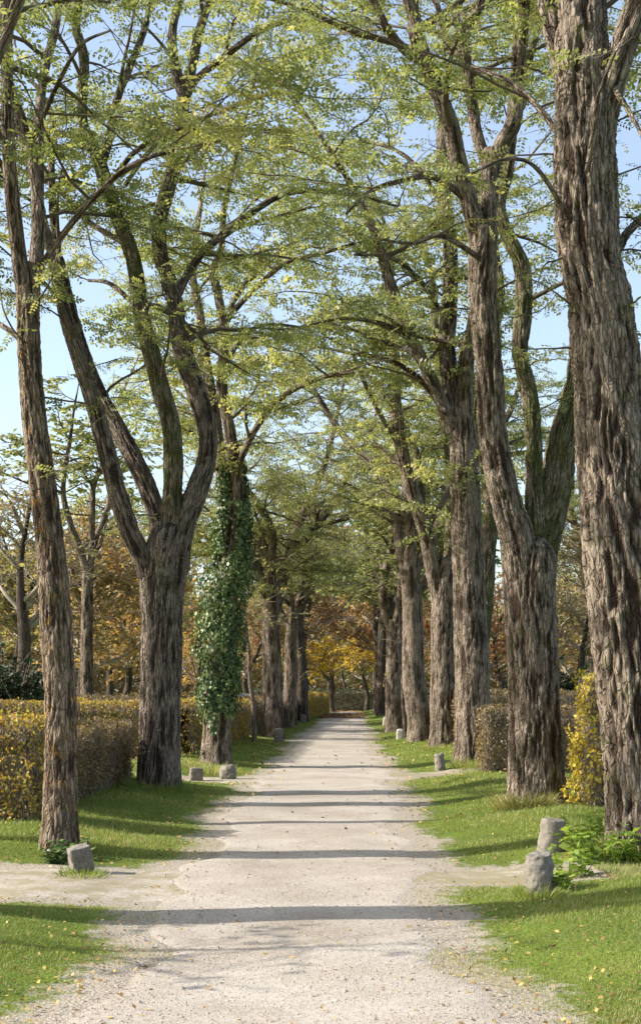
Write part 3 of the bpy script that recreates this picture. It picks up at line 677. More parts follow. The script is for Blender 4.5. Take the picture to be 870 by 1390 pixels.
# --- trees farther along: three built, the rest copied with their parts
def far_tree(label, base, r0, seed, lod=2, hfork=5.0, height=16.0, lean=(0, 0), nl=4, zmin=5.0, mk='bark', group='locust trees lining the path', spread=.34, leafm='leaf_far', dens=1.0):
    rng = np.random.default_rng(seed)
    bx, by = base; bz = float(gz(bx, by))
    t = root('locust_tree', (bx, by, bz), label, 'tree', group)
    P = [np.array([bx, by, bz - .15])]; R = [r0]
    p = np.array([bx, by, bz])
    for k in range(1, 6):
        p = p + np.array([lean[0] * hfork / 5 + rng.normal(0, .04), lean[1] * hfork / 5 + rng.normal(0, .04), hfork / 5]); P.append(p); R.append(r0 * (1 - .035 * k))
    P, R = resample(P, R, .12)
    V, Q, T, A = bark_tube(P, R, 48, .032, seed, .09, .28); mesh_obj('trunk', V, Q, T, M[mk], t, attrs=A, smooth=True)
    L = []
    for k in range(nl):
        a = 6.283 * k / nl + rng.normal(0, .35); st = P[-1 - int(rng.uniform(0, 5))] - np.array([0, 0, .3])
        d = unit(np.array([math.cos(a) * spread * 1.4, math.sin(a) * spread * 1.4, 1.])); q = st.copy(); pts = [q]; rr = [r0 * .55]
        n = 7; ln = (height - hfork) * rng.uniform(.85, 1.1)
        for s in range(n):
            d = unit(d + rng.normal(0, .14, 3) + np.array([0, 0, .05])); q = q + d * ln / n; pts.append(q); rr.append(r0 * .52 * (1 - (s + 1) / n) ** .75 + .015)
        lp, lr = resample(pts, rr, .14)
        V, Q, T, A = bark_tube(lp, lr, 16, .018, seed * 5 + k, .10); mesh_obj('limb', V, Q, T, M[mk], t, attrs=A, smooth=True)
        L.append((lp, lr))
        for j in range(2):
            i0 = int(len(lp) * rng.uniform(.15, .5)); d2 = unit(np.array([math.cos(a + rng.normal(0, .9)), math.sin(a + rng.normal(0, .9)), rng.uniform(.2, .9)]))
            q = lp[i0]; pts = [q]; rr = [lr[i0] * .6]; ln2 = rng.uniform(2.5, 4.5)
            for s in range(5):
                d2 = unit(d2 + rng.normal(0, .16, 3)); q = q + d2 * ln2 / 5; pts.append(q); rr.append(lr[i0] * .55 * (1 - (s + 1) / 5) + .012)
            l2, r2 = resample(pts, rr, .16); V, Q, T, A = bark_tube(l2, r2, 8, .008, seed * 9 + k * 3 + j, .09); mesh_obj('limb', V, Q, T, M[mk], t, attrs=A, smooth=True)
            L.append((l2, r2))
    k = int(len(P) * .62); L.append((P[k:], R[k:]))
    allb, fr = grow(L, rng, zmin, 2.35, (1.6, 3.2), lod, .010 if lod == 2 else .008, dens, leaf=(.19, .28), bushy=.5)
    build_branches('branches', allb, t, M['twig'])
    build_leaves('crown', fr, lod, t, M[leafm], rng, LEAF_DENS)
    return t

def copy_tree(src, loc, rz, sc, label):
    c = src.copy(); C.objects.link(c); c.location = (loc[0], loc[1], float(gz(*loc))); c.rotation_euler = (0, 0, rz); c.scale = (sc,) * 3
    c['label'] = label
    for ch in SRC_CHILDREN[src.name]:
        k = ch.copy(); C.objects.link(k); k.parent = c
    return c
SRC_CHILDREN = {}
def kids(o): SRC_CHILDREN[o.name] = [c for c in bpy.data.objects if c.parent == o]; return o

fa = kids(far_tree('straight trunk on the left verge with a grey post stone leaning at its foot', hit(371, 1003), .37, 21, 1, 4.8, 15.5, (.0, 0), zmin=4.0))
fb = kids(far_tree('leaning trunk on the right verge behind the mossy one with the bent limb', hit(571, 1005), .38, 22, 1, 5.6, 15.5, (-.06, 0), 3, zmin=4.4, mk='bark'))
fc = kids(far_tree('stout trunk on the right verge beyond the staked sapling', hit(535, 993), .38, 23, 2, 4.6, 15.0, (-.02, 0), 4, zmin=5.0))
def xy(px, py): return hit(px, py)
copy_tree(fb, xy(389, 988), 2.2, .85, 'slim trunk on the left verge close behind the one with the post stone')
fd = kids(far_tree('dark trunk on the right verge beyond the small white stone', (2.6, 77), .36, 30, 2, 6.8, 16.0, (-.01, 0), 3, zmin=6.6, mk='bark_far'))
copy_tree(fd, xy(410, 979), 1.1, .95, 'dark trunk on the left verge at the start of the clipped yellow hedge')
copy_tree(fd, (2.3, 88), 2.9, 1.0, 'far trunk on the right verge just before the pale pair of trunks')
# row tree reaching into view, then an unseen one added for its shadow
far_tree('tree at the left frame edge whose shadow crosses the path in front', (-4.2, 9.8), .34, 27, 0, 3.2, 14.5, (-.03, 0), 3, zmin=7.4, dens=.35, leafm='leaf', spread=.2)
far_tree('unseen tree added beyond the left frame edge to throw a broad shadow band over the path', (-9.6, 19.3), .42, 28, 2, 8.0, 15.0, (-.02, 0), 3, zmin=8.5, dens=.5)

far_tree('locust standing back from the row, seen between the lichened and four-limbed trunks', (-10.2, 52), .26, 29, 2, 6.5, 15.0, (0, 0), 3, zmin=8.2, dens=.8)
copy_tree(fb, (11.5, 63), 4.0, 1.0, 'locust far back in the right plots behind the massive trunk')
for k, (x, y, r, hf, lb) in enumerate([(-8.8, 13.15, .2, 7.2, 'unseen slim tree added beyond the left frame edge level with the squared stone'), (-9.4, 16.4, .17, 7.6, 'unseen slim tree added beyond the left frame edge level with the yellowing hedge'), (-8.8, 21.3, .2, 7.2, 'unseen slim tree added beyond the left frame edge level with the low brown hedge')]):
    far_tree(lb, (x, y), r, 140 + k, 2, hf, 12.5, (0, 0), 3, zmin=8.5, dens=.16)  # out of view, added for the narrow shadow bands they cast
# ------------------------------------------------------------------ saplings
def sapling(px, py, top, w, seed, label, lean=0):
    rng = np.random.default_rng(seed); bx, by = hit(px, py); bz = float(gz(bx, by))
    t = root('sapling', (bx, by, bz), label, 'young tree', 'saplings on the verge')
    r = w / 2 / F * by; H = CH + (VY - top) / F * by
    pts = [np.array([bx + lean * (s / 8) ** 1.3 + rng.normal(0, .03), by, bz - .1 + (H - bz) * s / 8]) for s in range(9)]
    P, R = resample(pts, np.linspace(r, r * .35, 9), .1)
    V, Q, T, A = bark_tube(P, R, 12, .004, seed, .05); mesh_obj('stem', V, Q, T, M['bark_grey'], t, attrs=A, smooth=True)
    allb, fr = grow([(P, R)], rng, H * .38, 3.0, (.7, 1.5), 2, .007, 1.0, leaf=(.10, .17), bushy=.8)
    build_branches('branches', allb, t, M['twig_pale']); build_leaves('crown', fr, 2, t, M['aut_olive'], rng, .5)
sapling(346, 1010, 760, 7, 31, 'thin bare-stemmed sapling beside the left hedge', -.5)
sapling(549, 1003, 790, 6, 32, 'thin straight sapling in front of the right row', -.3)
sapling(-1045, 1284, 330, 26, 34, 'unseen young tree added beyond the left frame edge in the near grass', 0)  # out of view, height set for the shadow it throws onto the path
sapling(402, 985, 880, 4, 33, 'small sapling standing by the dark left trunk', 0)

# ------------------------------------------------------------------ ivy on the third left tree
def ivy():
    rng = np.random.default_rng(41); bx, by = hit(293, 1036); n = 22000
    py = 1020 - 400 * rng.random(n) ** 1.05; f = (1020 - py) / 400
    cx = np.interp(py, [640, 690, 740, 800, 880, 960, 1034], [318, 319, 315, 308, 300, 295, 293])
    rad = np.interp(f, [0, .1, .3, .55, .8, 1], [20, 24, 31, 31, 24, 14]) / F * by * (.45 + .65 * rng.random(n) ** .6)
    a = rng.uniform(0, 6.283, n)
    lump = 1 + .42 * fbm(np.column_stack([np.cos(a) * 1.5, np.sin(a) * 1.5, py / 38]), 3, 2)
    rad = rad * lump
    keep = fbm(np.column_stack([np.cos(a) * 1.2, np.sin(a) * 1.2, py / 55 + 9]), 8, 2) > -.30 + .3 * (f > .85) + np.where(f < .1, .25, 0)
    x = (cx - VX) / F * by + rad * np.cos(a); y = by + rad * np.sin(a); z = CH - (py - VY) / F * by
    B = np.column_stack([x, y, z])[keep]; a = a[keep]; n = len(B)
    out = np.column_stack([np.cos(a), np.sin(a), np.full(n, .35)])
    N = unit(out + rng.normal(0, .4, (n, 3))); D = unit(np.column_stack([rng.normal(0, .5, n), rng.normal(0, .5, n), -np.ones(n)]))
    V, Q, t = simple_leaves(B, D, N, rng.uniform(.05, .10, n), .42, rng)
    o = mesh_obj('ivy', V, Q, mat=M['ivy'], origin=(bx, by, float(gz(bx, by))), attrs={'tint': t})
    tag(o, 'dark glossy ivy clothing a tree trunk on the left verge', 'ivy')
ivy()

# ------------------------------------------------------------------ hedges
def hedge(A, B, th, h, m, seed, label, rough=.10, dens=500, leaf=.055, mt='twig_grey', cover=1.0, group='clipped hedges round the plots'):
    rng = np.random.default_rng(seed); A = np.array(A, float); B = np.array(B, float)
    ax = B - A; Ln = np.linalg.norm(ax); ax /= Ln; nr = np.array([-ax[1], ax[0]])
    mid = (A + B) / 2; t = root('hedge', (mid[0], mid[1], float(gz(*mid))), label, 'hedge', group)
    def surf(n):
        s = rng.random(n)
        aT, aS, aE = Ln * th, 2 * Ln * h, 2 * th * h; tot = aT + aS + aE
        u = rng.uniform(0, Ln, n); v = rng.uniform(-th / 2, th / 2, n); w = h * rng.random(n); N = np.zeros((n, 3))
        top = s < aT / tot; side = (~top) & (s < (aT + aS) / tot); end = ~(top | side)
        w[top] = h; N[top, 2] = 1
        sg = rng.choice([-1, 1], n); v[side] = (sg * th / 2)[side]; N[side, :2] = sg[side, None] * nr
        u[end] = np.where(sg > 0, Ln, 0)[end]; N[end, :2] = sg[end, None] * ax
        return u, v, w, N, tot
    tot = Ln * th + 2 * Ln * h + 2 * th * h
    n = int(tot * dens * cover); u, v, w, N, _ = surf(n)
    bump = rough * fbm(np.column_stack([u * 1.7, v * 2 + w * 1.7, w * 2 + seed]), seed, 3)
    inset = np.minimum(rng.exponential(.05, n), .22) - bump
    xy_ = A + ax * u[:, None] + nr * v[:, None]; z0 = gz(xy_[:, 0], xy_[:, 1])
    Pt = np.column_stack([xy_, z0 + .04 + w * .97]) - N * inset[:, None]
    Nn = unit(N + rng.normal(0, .75, (n, 3))); D = unit(rng.normal(size=(n, 3)) + N * .3)
    V, Q, tt = simple_leaves(Pt, D, Nn, rng.uniform(.6, 1.1, n) * leaf, .33, rng)
    mesh_obj('foliage', V, Q, mat=M[m], parent=t, attrs={'tint': tt})
    k = int(tot * dens * .5); u, v, w, N, _ = surf(k)
    xy_ = A + ax * u[:, None] + nr * v[:, None]; z0 = gz(xy_[:, 0], xy_[:, 1]); p = np.column_stack([xy_, z0 + w * .97]) - N * (.03 + .16 * rng.random((k, 1)))
    d = unit(np.column_stack([rng.normal(0, .45, (k, 2)), np.ones(k)]) + N * .3); l = rng.uniform(.12, .3, (k, 1))
    PP = np.stack([p - d * l * .6, p + d * l * .1 + rng.normal(0, .01, (k, 3)), p + d * l * .4], 1)
    PP[..., 2] = np.minimum(PP[..., 2], (z0 + h + .04)[:, None])
    tv, tq = thin_tubes(PP, np.tile([leaf * .09, leaf * .07, leaf * .04], (k, 1)), 3)
    # dense inside of the hedge: a lumpy body of old wood set well back from the leaves
    nu, nv = max(6, int(Ln / .25)), 24
    uu = np.linspace(.16, Ln - .16, nu); cc = np.arange(nv) / nv * 2 * math.pi
    hw, hh = max(th / 2 - .17, .05), (h - .17) / 2
    cxs = np.sign(np.cos(cc)) * np.abs(np.cos(cc)) ** .4 * hw; czs = np.sign(np.sin(cc)) * np.abs(np.sin(cc)) ** .4 * hh + hh
    U, Cx = np.meshgrid(uu, cxs, indexing='ij'); _, Cz = np.meshgrid(uu, czs, indexing='ij')
    q = np.column_stack([U.ravel(), Cx.ravel(), Cz.ravel()]); g = 1 + .16 * fbm(q * 3.1, seed + 3, 3)
    bx = A + ax * q[:, :1] + nr * (q[:, 1] * g)[:, None]
    bz = gz(bx[:, 0], bx[:, 1]) + np.maximum(q[:, 2], -.02)
    BV = np.column_stack([bx, bz]); i = np.arange(nu - 1)[:, None] * nv; j = np.arange(nv)[None]
    BQ = np.stack([i + j, i + (j + 1) % nv, i + nv + (j + 1) % nv, i + nv + j], -1).reshape(-1, 4)
    V, Q = join([(tv, tq), (BV, BQ)])
    mesh_obj('branches', V, Q, mat=M[mt], parent=t)
    return t
hedge((-7.4, 15.75), (-3.62, 15.75), .75, 1.2, 'hedge_yellow', 51, 'yellowing brown hedge at the left frame edge behind the lichened trunk', .12, 900, .06)
hedge((-4.0, 17.0), (-4.05, 23.2), .6, .98, 'hedge_brown', 52, 'low brown hedge between the lichened trunk and the four-limbed trunk', .10, 900, .055)
hedge((-11.5, 30.5), (-4.0, 30.5), .8, 1.36, 'hedge_yellow', 53, 'yellow-topped hedge behind the low brown one on the left', .10, 600, .07)
hedge((-3.95, 31.5), (-3.75, 46), .7, 1.28, 'hedge_yellow', 54, 'thinning hedge along the verge behind the ivy-wrapped trunk', .10, 450, .07)
hedge((-3.7, 47), (-3.2, 74), .7, 1.3, 'hedge_brown', 55, 'brown hedge along the left verge behind the thin sapling', .10, 260, .09)
hedge((-3.0, 76), (-1.95, 110), .8, 1.55, 'hedge_yellow', 56, 'clipped yellow-green hedge close to the path at its far end', .10, 200, .10)
hedge((3.10, 17.7), (6.5, 17.7), .8, 1.75, 'hedge_gold', 57, 'tall golden yellow hedge half hidden by the massive right trunk', .22, 800, .07)
hedge((2.55, 25.3), (7.5, 25.3), .8, 1.22, 'hedge_brown', 58, 'brown hedge showing either side of the twin forked trunk', .10, 800, .06)
hedge((3.0, 37), (11, 37), .9, 1.62, 'hedge_brown', 59, 'taller brown hedge behind the other one on the right', .10, 420, .075)
hedge((3.3, 38.5), (2.7, 76), .7, 1.3, 'hedge_brown', 60, 'brown hedge behind the row of right trunks', .10, 260, .09)
hedge((-9, 121), (9, 121), 1.2, 1.9, 'hedge_green', 61, 'dark green hedge closing off the end of the path', .10, 140, .14)
hedge((-16, 48), (-5.5, 48), .8, 1.45, 'hedge_brown', 62, 'brown hedge far off in the left plots', .10, 240, .09)
hedge((5, 60), (18, 60), .9, 1.6, 'hedge_brown', 63, 'brown hedge far off in the right plots', .10, 200, .10)

# ------------------------------------------------------------------ background trees
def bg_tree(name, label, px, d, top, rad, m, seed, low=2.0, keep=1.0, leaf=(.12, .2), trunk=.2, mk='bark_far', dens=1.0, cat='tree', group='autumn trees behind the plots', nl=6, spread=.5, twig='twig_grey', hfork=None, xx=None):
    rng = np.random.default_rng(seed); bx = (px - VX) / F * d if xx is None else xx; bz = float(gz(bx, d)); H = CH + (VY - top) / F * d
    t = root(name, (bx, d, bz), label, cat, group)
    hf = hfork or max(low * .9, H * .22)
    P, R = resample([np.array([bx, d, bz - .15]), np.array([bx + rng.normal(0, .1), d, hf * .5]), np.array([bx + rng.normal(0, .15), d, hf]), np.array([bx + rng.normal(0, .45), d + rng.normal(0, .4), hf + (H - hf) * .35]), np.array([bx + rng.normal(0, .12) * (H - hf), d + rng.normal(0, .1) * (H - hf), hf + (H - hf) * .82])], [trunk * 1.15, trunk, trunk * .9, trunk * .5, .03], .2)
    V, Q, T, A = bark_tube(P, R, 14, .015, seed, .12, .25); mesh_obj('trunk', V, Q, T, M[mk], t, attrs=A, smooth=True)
    L = [(P[len(P) // 2:], R[len(P) // 2:])]; parts = []
    for k in range(nl * 2):
        a = 2.4 * k + rng.normal(0, .4); f = rng.uniform(.0, .62); zz = hf + (H - hf) * f
        kk = int(np.argmin(np.abs(P[:, 2] - zz))); q = P[kk]; ln = rad * (1.25 - .7 * f) * rng.uniform(.75, 1.05); el = spread + 1.0 * f
        dr = unit(np.array([math.cos(a), math.sin(a), el])); pts = [q]; rr = [R[kk] * .6]
        for s in range(5):
            dr = unit(dr + rng.normal(0, .16, 3)); q = q + dr * ln / 5; pts.append(q); rr.append(R[kk] * .55 * (1 - (s + 1) / 5) + .012)
        lp, lr = resample(pts, rr, .25); parts.append(bark_tube(lp, lr, 8, .006, seed + k, .1, cap=False)[:2]); L.append((lp, lr))
    V, Q = join(parts)
    mesh_obj('limbs', V, Q, mat=M[twig], parent=t, smooth=True)
    allb, fr = grow(L, rng, low, 1.25, (.30 * rad + .5, .55 * rad + .8), 2, .011 + d * .00007, dens * 1.8, up=.5, tfrac=.1, leaf=(leaf[0] * 1.2, leaf[1] * 1.3), bushy=1.0, zj=.15 if low < .5 else 1.2)
    build_branches('branches', allb, t, M[twig])
    B, D, N, Ls = fr; k = rng.random(len(B)) < keep * LEAF_DENS; B, D, N, Ls = B[k], D[k], N[k], Ls[k]
    N = unit(N + rng.normal(0, .6, N.shape))
    V, Q, tt = simple_leaves(B, D, N, Ls, .34, rng); mesh_obj('crown', V, Q, mat=M[m], parent=t, attrs={'tint': tt})
    return t
G = dict
bg_tree('bare_tree', 'nearly bare grey tree with forked stem at the left frame edge', 30, 47, 585, 2.6, 'aut_olive', 71, 4.0, .08, trunk=.24, nl=5, spread=1.0)
bg_tree('autumn_tree', 'twiggy olive brown tree left of the four-limbed trunk', 112, 58, 650, 3.0, 'aut_brown', 72, .8, .9, dens=1.5)
bg_tree('autumn_tree', 'orange leaved tree seen between the lichened and four-limbed trunks', 172, 68, 690, 3.6, 'aut_orange', 73, .8, 1.0, dens=1.5, nl=8)
bg_tree('autumn_tree', 'olive green tree rising behind the nearly bare one on the left', 20, 75, 640, 4.4, 'aut_olive', 74, 1.2, 1.0, dens=1.3, nl=8)
bg_tree('autumn_tree', 'green and yellow tree just left of the ivy-wrapped trunk', 235, 98, 690, 4.6, 'aut_green', 75, 1.5, 1.0, dens=1.3)
bg_tree('autumn_tree', 'yellow green tree over the orange one in the fork gap on the left', 150, 86, 620, 3.4, 'aut_green', 97, 7.0, 1.0, hfork=6.0)
bg_tree('autumn_tree', 'orange tree low behind the ivy-wrapped trunk', 262, 84, 790, 2.8, 'aut_orange', 76, .8, 1.0)
bg_tree('autumn_tree', 'brown twiggy tree behind the thin sapling on the left', 335, 92, 740, 3.6, 'aut_brown', 77, 1.0, .9)
bg_tree('autumn_tree', 'russet tree behind the straight left trunks', 380, 108, 770, 3.8, 'aut_red', 78, 1.5, 1.0)
bg_tree('autumn_tree', 'brown twiggy tree between the twin forked and massive trunks', 790, 57, 700, 3.0, 'aut_brown', 79, 1.2, .6)
bg_tree('autumn_tree', 'pale brown tree behind the massive right trunk', 880, 66, 660, 4.0, 'aut_brown', 80, 1.5, .8)
bg_tree('autumn_tree', 'red brown tree in the gap left of the twin forked trunk', 678, 82, 760, 3.4, 'aut_red', 81, 1.0, .9)
bg_tree('autumn_tree', 'olive brown tree behind the twin forked trunk', 735, 96, 690, 4.0, 'aut_olive', 82, 1.5, .8)
bg_tree('autumn_tree', 'rust coloured tree behind the mossy right trunk', 610, 108, 760, 4.2, 'aut_red', 83, 1.5, 1.0)
bg_tree('autumn_tree', 'bright yellow low tree glowing at the end of the path', 452, 112, 872, 2.4, 'aut_yellow', 84, 2.6, 1.0, hfork=2.4)
bg_tree('autumn_tree', 'yellow tree overhanging the path end on its right side', 497, 118, 868, 2.2, 'aut_yellow', 85, 2.8, 1.0, hfork=2.6)
bg_tree('autumn_tree', 'tall brown tree above the end of the path', 450, 132, 760, 6.0, 'aut_brown', 86, 4.0, 1.0, trunk=.35)
bg_tree('autumn_tree', 'tall dull green tree right of the path end', 510, 138, 770, 6.0, 'aut_green', 87, 4.0, 1.0, trunk=.35)
bg_tree('autumn_tree', 'dull green tree behind the closing hedge', 470, 150, 860, 5.0, 'aut_green', 88, .8, 1.0)
bg_tree('autumn_tree', 'dull brown tree left of the path end behind the yellow hedge', 415, 128, 800, 4.5, 'aut_brown', 89, 1.5, 1.0)
bg_tree('autumn_tree', 'brown tree right of the path end behind the far trunks', 560, 126, 790, 5.0, 'aut_brown', 90, 1.5, 1.0)
bg_tree('autumn_tree', 'russet tree rising behind the clipped yellow hedge far down the left verge', 0, 97, 660, 4.6, 'aut_red', 93, 5.2, .9, trunk=.34, hfork=4.5, xx=-3.3)
bg_tree('autumn_tree', 'dark trunked copper tree at the right path edge where the fallen leaves start', 0, 101, 670, 4.6, 'aut_orange', 94, 5.4, .9, trunk=.36, hfork=4.6, xx=2.3)
bg_tree('autumn_tree', 'last brown tree on the right verge before the dark hedge closing the path', 0, 115, 690, 4.8, 'aut_red', 95, 4.6, .9, trunk=.3, hfork=4.2, xx=3.0)
bg_tree('autumn_tree', 'last orange brown tree on the left verge before the dark closing hedge', 0, 113, 700, 4.8, 'aut_brown', 96, 4.4, .9, trunk=.3, hfork=4.2, xx=-3.8)
bg_tree('yew_bush', 'dark green yew bush behind the hedge at the left frame edge', 8, 33, 928, 1.1, 'yew', 91, .2, 1.0, leaf=(.08, .13), trunk=.08, cat='bush', group='evergreens in the plots', hfork=.3, dens=8.0, twig='twig')
bg_tree('yew_bush', 'dark green yew bush beyond the brown hedge on the right', 762, 48, 925, 1.0, 'yew', 92, .2, 1.0, leaf=(.1, .15), trunk=.08, cat='bush', group='evergreens in the plots', hfork=.3, dens=6.0, twig='twig')

def woods():
    rng = np.random.default_rng(99); n = 420000
    a = rng.uniform(-1.0, 1.0, n); dd = rng.uniform(170, 215, n)
    top = 16 + 6 * fbm(np.column_stack([a * 22, np.zeros(n), np.zeros(n)]), 5, 3) + 2 * vnoise(np.column_stack([a * 90, dd * .1, np.zeros(n)]), 6)
    z = rng.random(n) ** .8 * np.maximum(top, 3)
    B = np.column_stack([dd * np.sin(a), dd * np.cos(a), z]); V, Q, t = simple_leaves(B, rdir(n, rng), rdir(n, rng), rng.uniform(.35, .8, n), .4, rng)
    t = np.repeat(np.clip(.5 + .6 * fbm(np.column_stack([a * 40, z * .3, dd * .05]), 9, 2), 0, 1), 4)
    tag(mesh_obj('distant_woods', V, Q, mat=M['woods'], attrs={'tint': t}), 'brown autumn woods far behind the plots', 'woods', kind='stuff')
woods()

# ------------------------------------------------------------------ stones
def stone(name, label, px, py, w, h, dep, m, seed, ex=2.0, tilt=(0, 0), rz=0, dome=.12, taper=.9, rough=.06, cat='boundary stone', group='old boundary stones'):
    bx, by = hit(px, py); bz = float(gz(bx, by)); rng = np.random.default_rng(seed)
    nr, ns = 26, 56; th = np.arange(ns) / ns * 2 * math.pi
    c = np.sign(np.cos(th)) * np.abs(np.cos(th)) ** (2 / ex); s = np.sign(np.sin(th)) * np.abs(np.sin(th)) ** (2 / ex)
    V = []
    for k in range(nr):
        f = k / (nr - 1)
        if f < .8:
            q = f / .8; zz = -.12 + (h * (1 - dome) + .12) * q; sc = 1 + (taper - 1) * q
        else:
            q = (f - .8) / .2; a = q * math.pi / 2; zz = h * (1 - dome) + h * dome * math.sin(a) ** (1 if dome > .2 else .6); sc = taper * (math.cos(a) ** (.5 if dome > .2 else .25) if q < 1 else 0.001)
        V.append(np.column_stack([c * w / 2 * sc, s * dep / 2 * sc, np.full(ns, zz)]))
    V = np.vstack(V); nz = fbm(V * 7 / max(w, .2) * .5 + seed, seed, 4)
    nz = nz + .5 * (vnoise(V * 11 / max(w, .2) * .5, seed + 9) > .25) * -1.0
    V = V + unit(V - np.array([0, 0, h * .5])) * (nz * rough * w)[:, None]
    i = np.arange(nr - 1)[:, None] * ns; j = np.arange(ns)[None]
    Q = np.stack([i + j, i + (j + 1) % ns, i + ns + (j + 1) % ns, i + ns + j], -1).reshape(-1, 4)
    o = mesh_obj(name, V, Q, mat=M[m], smooth=True); o.location = (bx, by, bz); o.rotation_euler = (tilt[0], tilt[1], rz)
    return tag(o, label, cat, group)
stone('boundary_stone', 'round stumpy grey stone nearest the path on the right', 735, 1212, .26, .32, .25, 'stone', 1, 2.0, (.0, -.10), .3, .06, .84, .07)
stone('boundary_stone', 'stumpy pale grey stone leaning behind the nearest one on the right', 747, 1156, .28, .33, .27, 'stone', 2, 2.3, (.05, .10), 0, .06, .88, .04)
stone('boundary_stone', 'dark squared stone tilted at the foot of the lichened trunk', 113, 1184, .215, .25, .20, 'stone_dark', 3, 6, (.08, -.22), .35, .06, .93, .05)
stone('boundary_stone', 'dark square block left of the rounded stone on the left verge', 266, 1060, .26, .25, .24, 'stone_dark', 4, 6, (0, .03), .2, .06, .95, .04)
stone('boundary_stone', 'low rounded boulder in front of the ivy-wrapped trunk', 309, 1058, .34, .28, .3, 'stone', 5, 2.2, (0, .05), 0, .5, .95, .06)
stone('boundary_stone', 'grey post stone in front of the straight trunk on the left', 378, 1009, .30, .48, .26, 'stone_dark', 6, 4, (0, .04), 0, .12, .92, .04)
stone('boundary_stone', 'short pale stump of stone before the right trunk with limb swept left', 598, 1046, .24, .36, .24, 'stone', 7, 2.2, (0, -.12), 0, .10, .85, .06)
stone('boundary_stone', 'pale round-topped stone at the foot of the right sapling', 543, 1004, .26, .36, .2, 'stone_pale', 8, 4, (0, 0), 0, .35, .97, .02)
stone('boundary_stone', 'small white stone at the path edge far on the right', 522, 985, .22, .42, .2, 'stone_pale', 9, 3, (0, .1), 0, .3, .9, .03)
stone('boundary_stone', 'small dark stone by the dark trunk far on the left', 411, 981, .36, .42, .3, 'stone_dark', 10, 4, (0, .05), 0, .2, .95, .03)
stone('headstone', 'blue grey rounded headstone top showing over the left hedge', 126, 984, .48, 1.5, .25, 'granite', 12, 4, (0, 0), 0, .2, 1.0, .01, 'headstone', 'headstones in the plots')
stone('headstone', 'white marble headstone top showing over the right hedge', 672, 984, .65, 1.62, .2, 'marble', 13, 6, (0, 0), 0, .05, 1.0, .01, 'headstone', 'headstones in the plots')
stone('headstone', 'grey headstone beyond the hedge left of the straight trunks', 333, 979, .9, 1.5, .25, 'granite', 14, 5, (0, 0), 0, .12, 1.0, .01, 'headstone', 'headstones in the plots')

# ------------------------------------------------------------------ weeds, tufts
def weed(x, y, h, n, seed, label, m='weed', leaf=.09, grp='weeds at the tree feet', name='weed_plant', asp=.34):
    rng = np.random.default_rng(seed); z = float(gz(x, y)); t = root(name, (x, y, z), label, 'weed', grp)
    st, B, D = [], [], []
    for k in range(n):
        a = rng.uniform(0, 6.28); r = rng.uniform(0, .16); p = np.array([x + r * math.cos(a), y + r * math.sin(a), z - .02]); d = unit(np.array([math.cos(a) * .45, math.sin(a) * .45, 1]) + rng.normal(0, .12, 3))
        l = h * rng.uniform(.55, 1.1); pts = [p]
        for s in range(4):
            d = unit(d + rng.normal(0, .1, 3)); p = p + d * l / 4; pts.append(p)
            for q in range(3):
                b = rng.uniform(0, 6.28); B.append(p); D.append(unit(np.array([math.cos(b), math.sin(b), .1 + rng.normal(0, .25)])))
        st.append(pts)
    st = np.array(st); V, Q = thin_tubes(st, np.tile(np.linspace(.005, .002, 5), (n, 1)), 4); mesh_obj('stems', V, Q, mat=M[m], parent=t, attrs={'tint': np.full(len(V), .4)})
    B, D = np.array(B), np.array(D); V, Q, tt = simple_leaves(B, D, unit(np.array([0, 0, 1.]) + rng.normal(0, .35, B.shape)), rng.uniform(.7, 1.25, len(B)) * leaf, asp, rng)
    mesh_obj('leaves', V, Q, mat=M[m], parent=t, attrs={'tint': tt})
for k, (px, py, h, n, lb) in enumerate([(805, 1168, .42, 13, 'leafy green weed left of the massive trunk foot'), (775, 1190, .30, 11, 'low bright weed right of the nearest stumpy stone'), (838, 1172, .35, 12, 'bushy weed right in front of the massive trunk'), (866, 1170, .28, 10, 'small weed at the right frame edge below the massive trunk'),
                                       (755, 1208, .16, 9, 'small weed tuft at the base of the nearest stumpy stone'), (795, 1140, .30, 10, 'weed between the massive trunk and the golden hedge')]):
    x, y = hit(px, py); weed(x, y, h, n, 200 + k, lb)
for k, (px, py, h, n, lb) in enumerate([(72, 1172, .22, 12, 'dark leafy weed at the foot of the lichened trunk'), (95, 1166, .2, 10, 'dark weed between the lichened trunk and the squared stone')]):
    x, y = hit(px, py); weed(x, y, h, n, 220 + k, lb, 'ivy', .08)

def tuft(x, y, h, n, rad, seed, label, tint):
    rng = np.random.default_rng(seed); a = rng.uniform(0, 6.28, n); r = rad * np.sqrt(rng.random(n)); px, py = x + r * np.cos(a), y + r * np.sin(a)
    b = np.column_stack([px, py, gz(px, py) - .01]); l = h * rng.uniform(.5, 1.1, n)[:, None]; d = unit(np.column_stack([np.cos(a) * .6, np.sin(a) * .6, np.ones(n)]) + rng.normal(0, .3, (n, 3)))
    s = unit(np.cross(d, rdir(n, rng))) * .004; tip = b + d * l; tip[:, 2] -= (l[:, 0] * .25 * rng.random(n)); md = b + d * l * .55
    V = np.stack([b - s, b + s, md + s * .8, tip, md - s * .8], 1).reshape(-1, 3); k = np.arange(n) * 5
    o = mesh_obj('grass_tuft', V, np.stack([k, k + 1, k + 2, k + 4], -1), np.stack([k + 4, k + 2, k + 3], -1), M['grass'], origin=(x, y, float(gz(x, y))), attrs={'tint': np.repeat(np.clip(rng.normal(tint, .2, n), 0, 1), 5)})
    tag(o, label, 'grass tuft', 'long grass tufts')
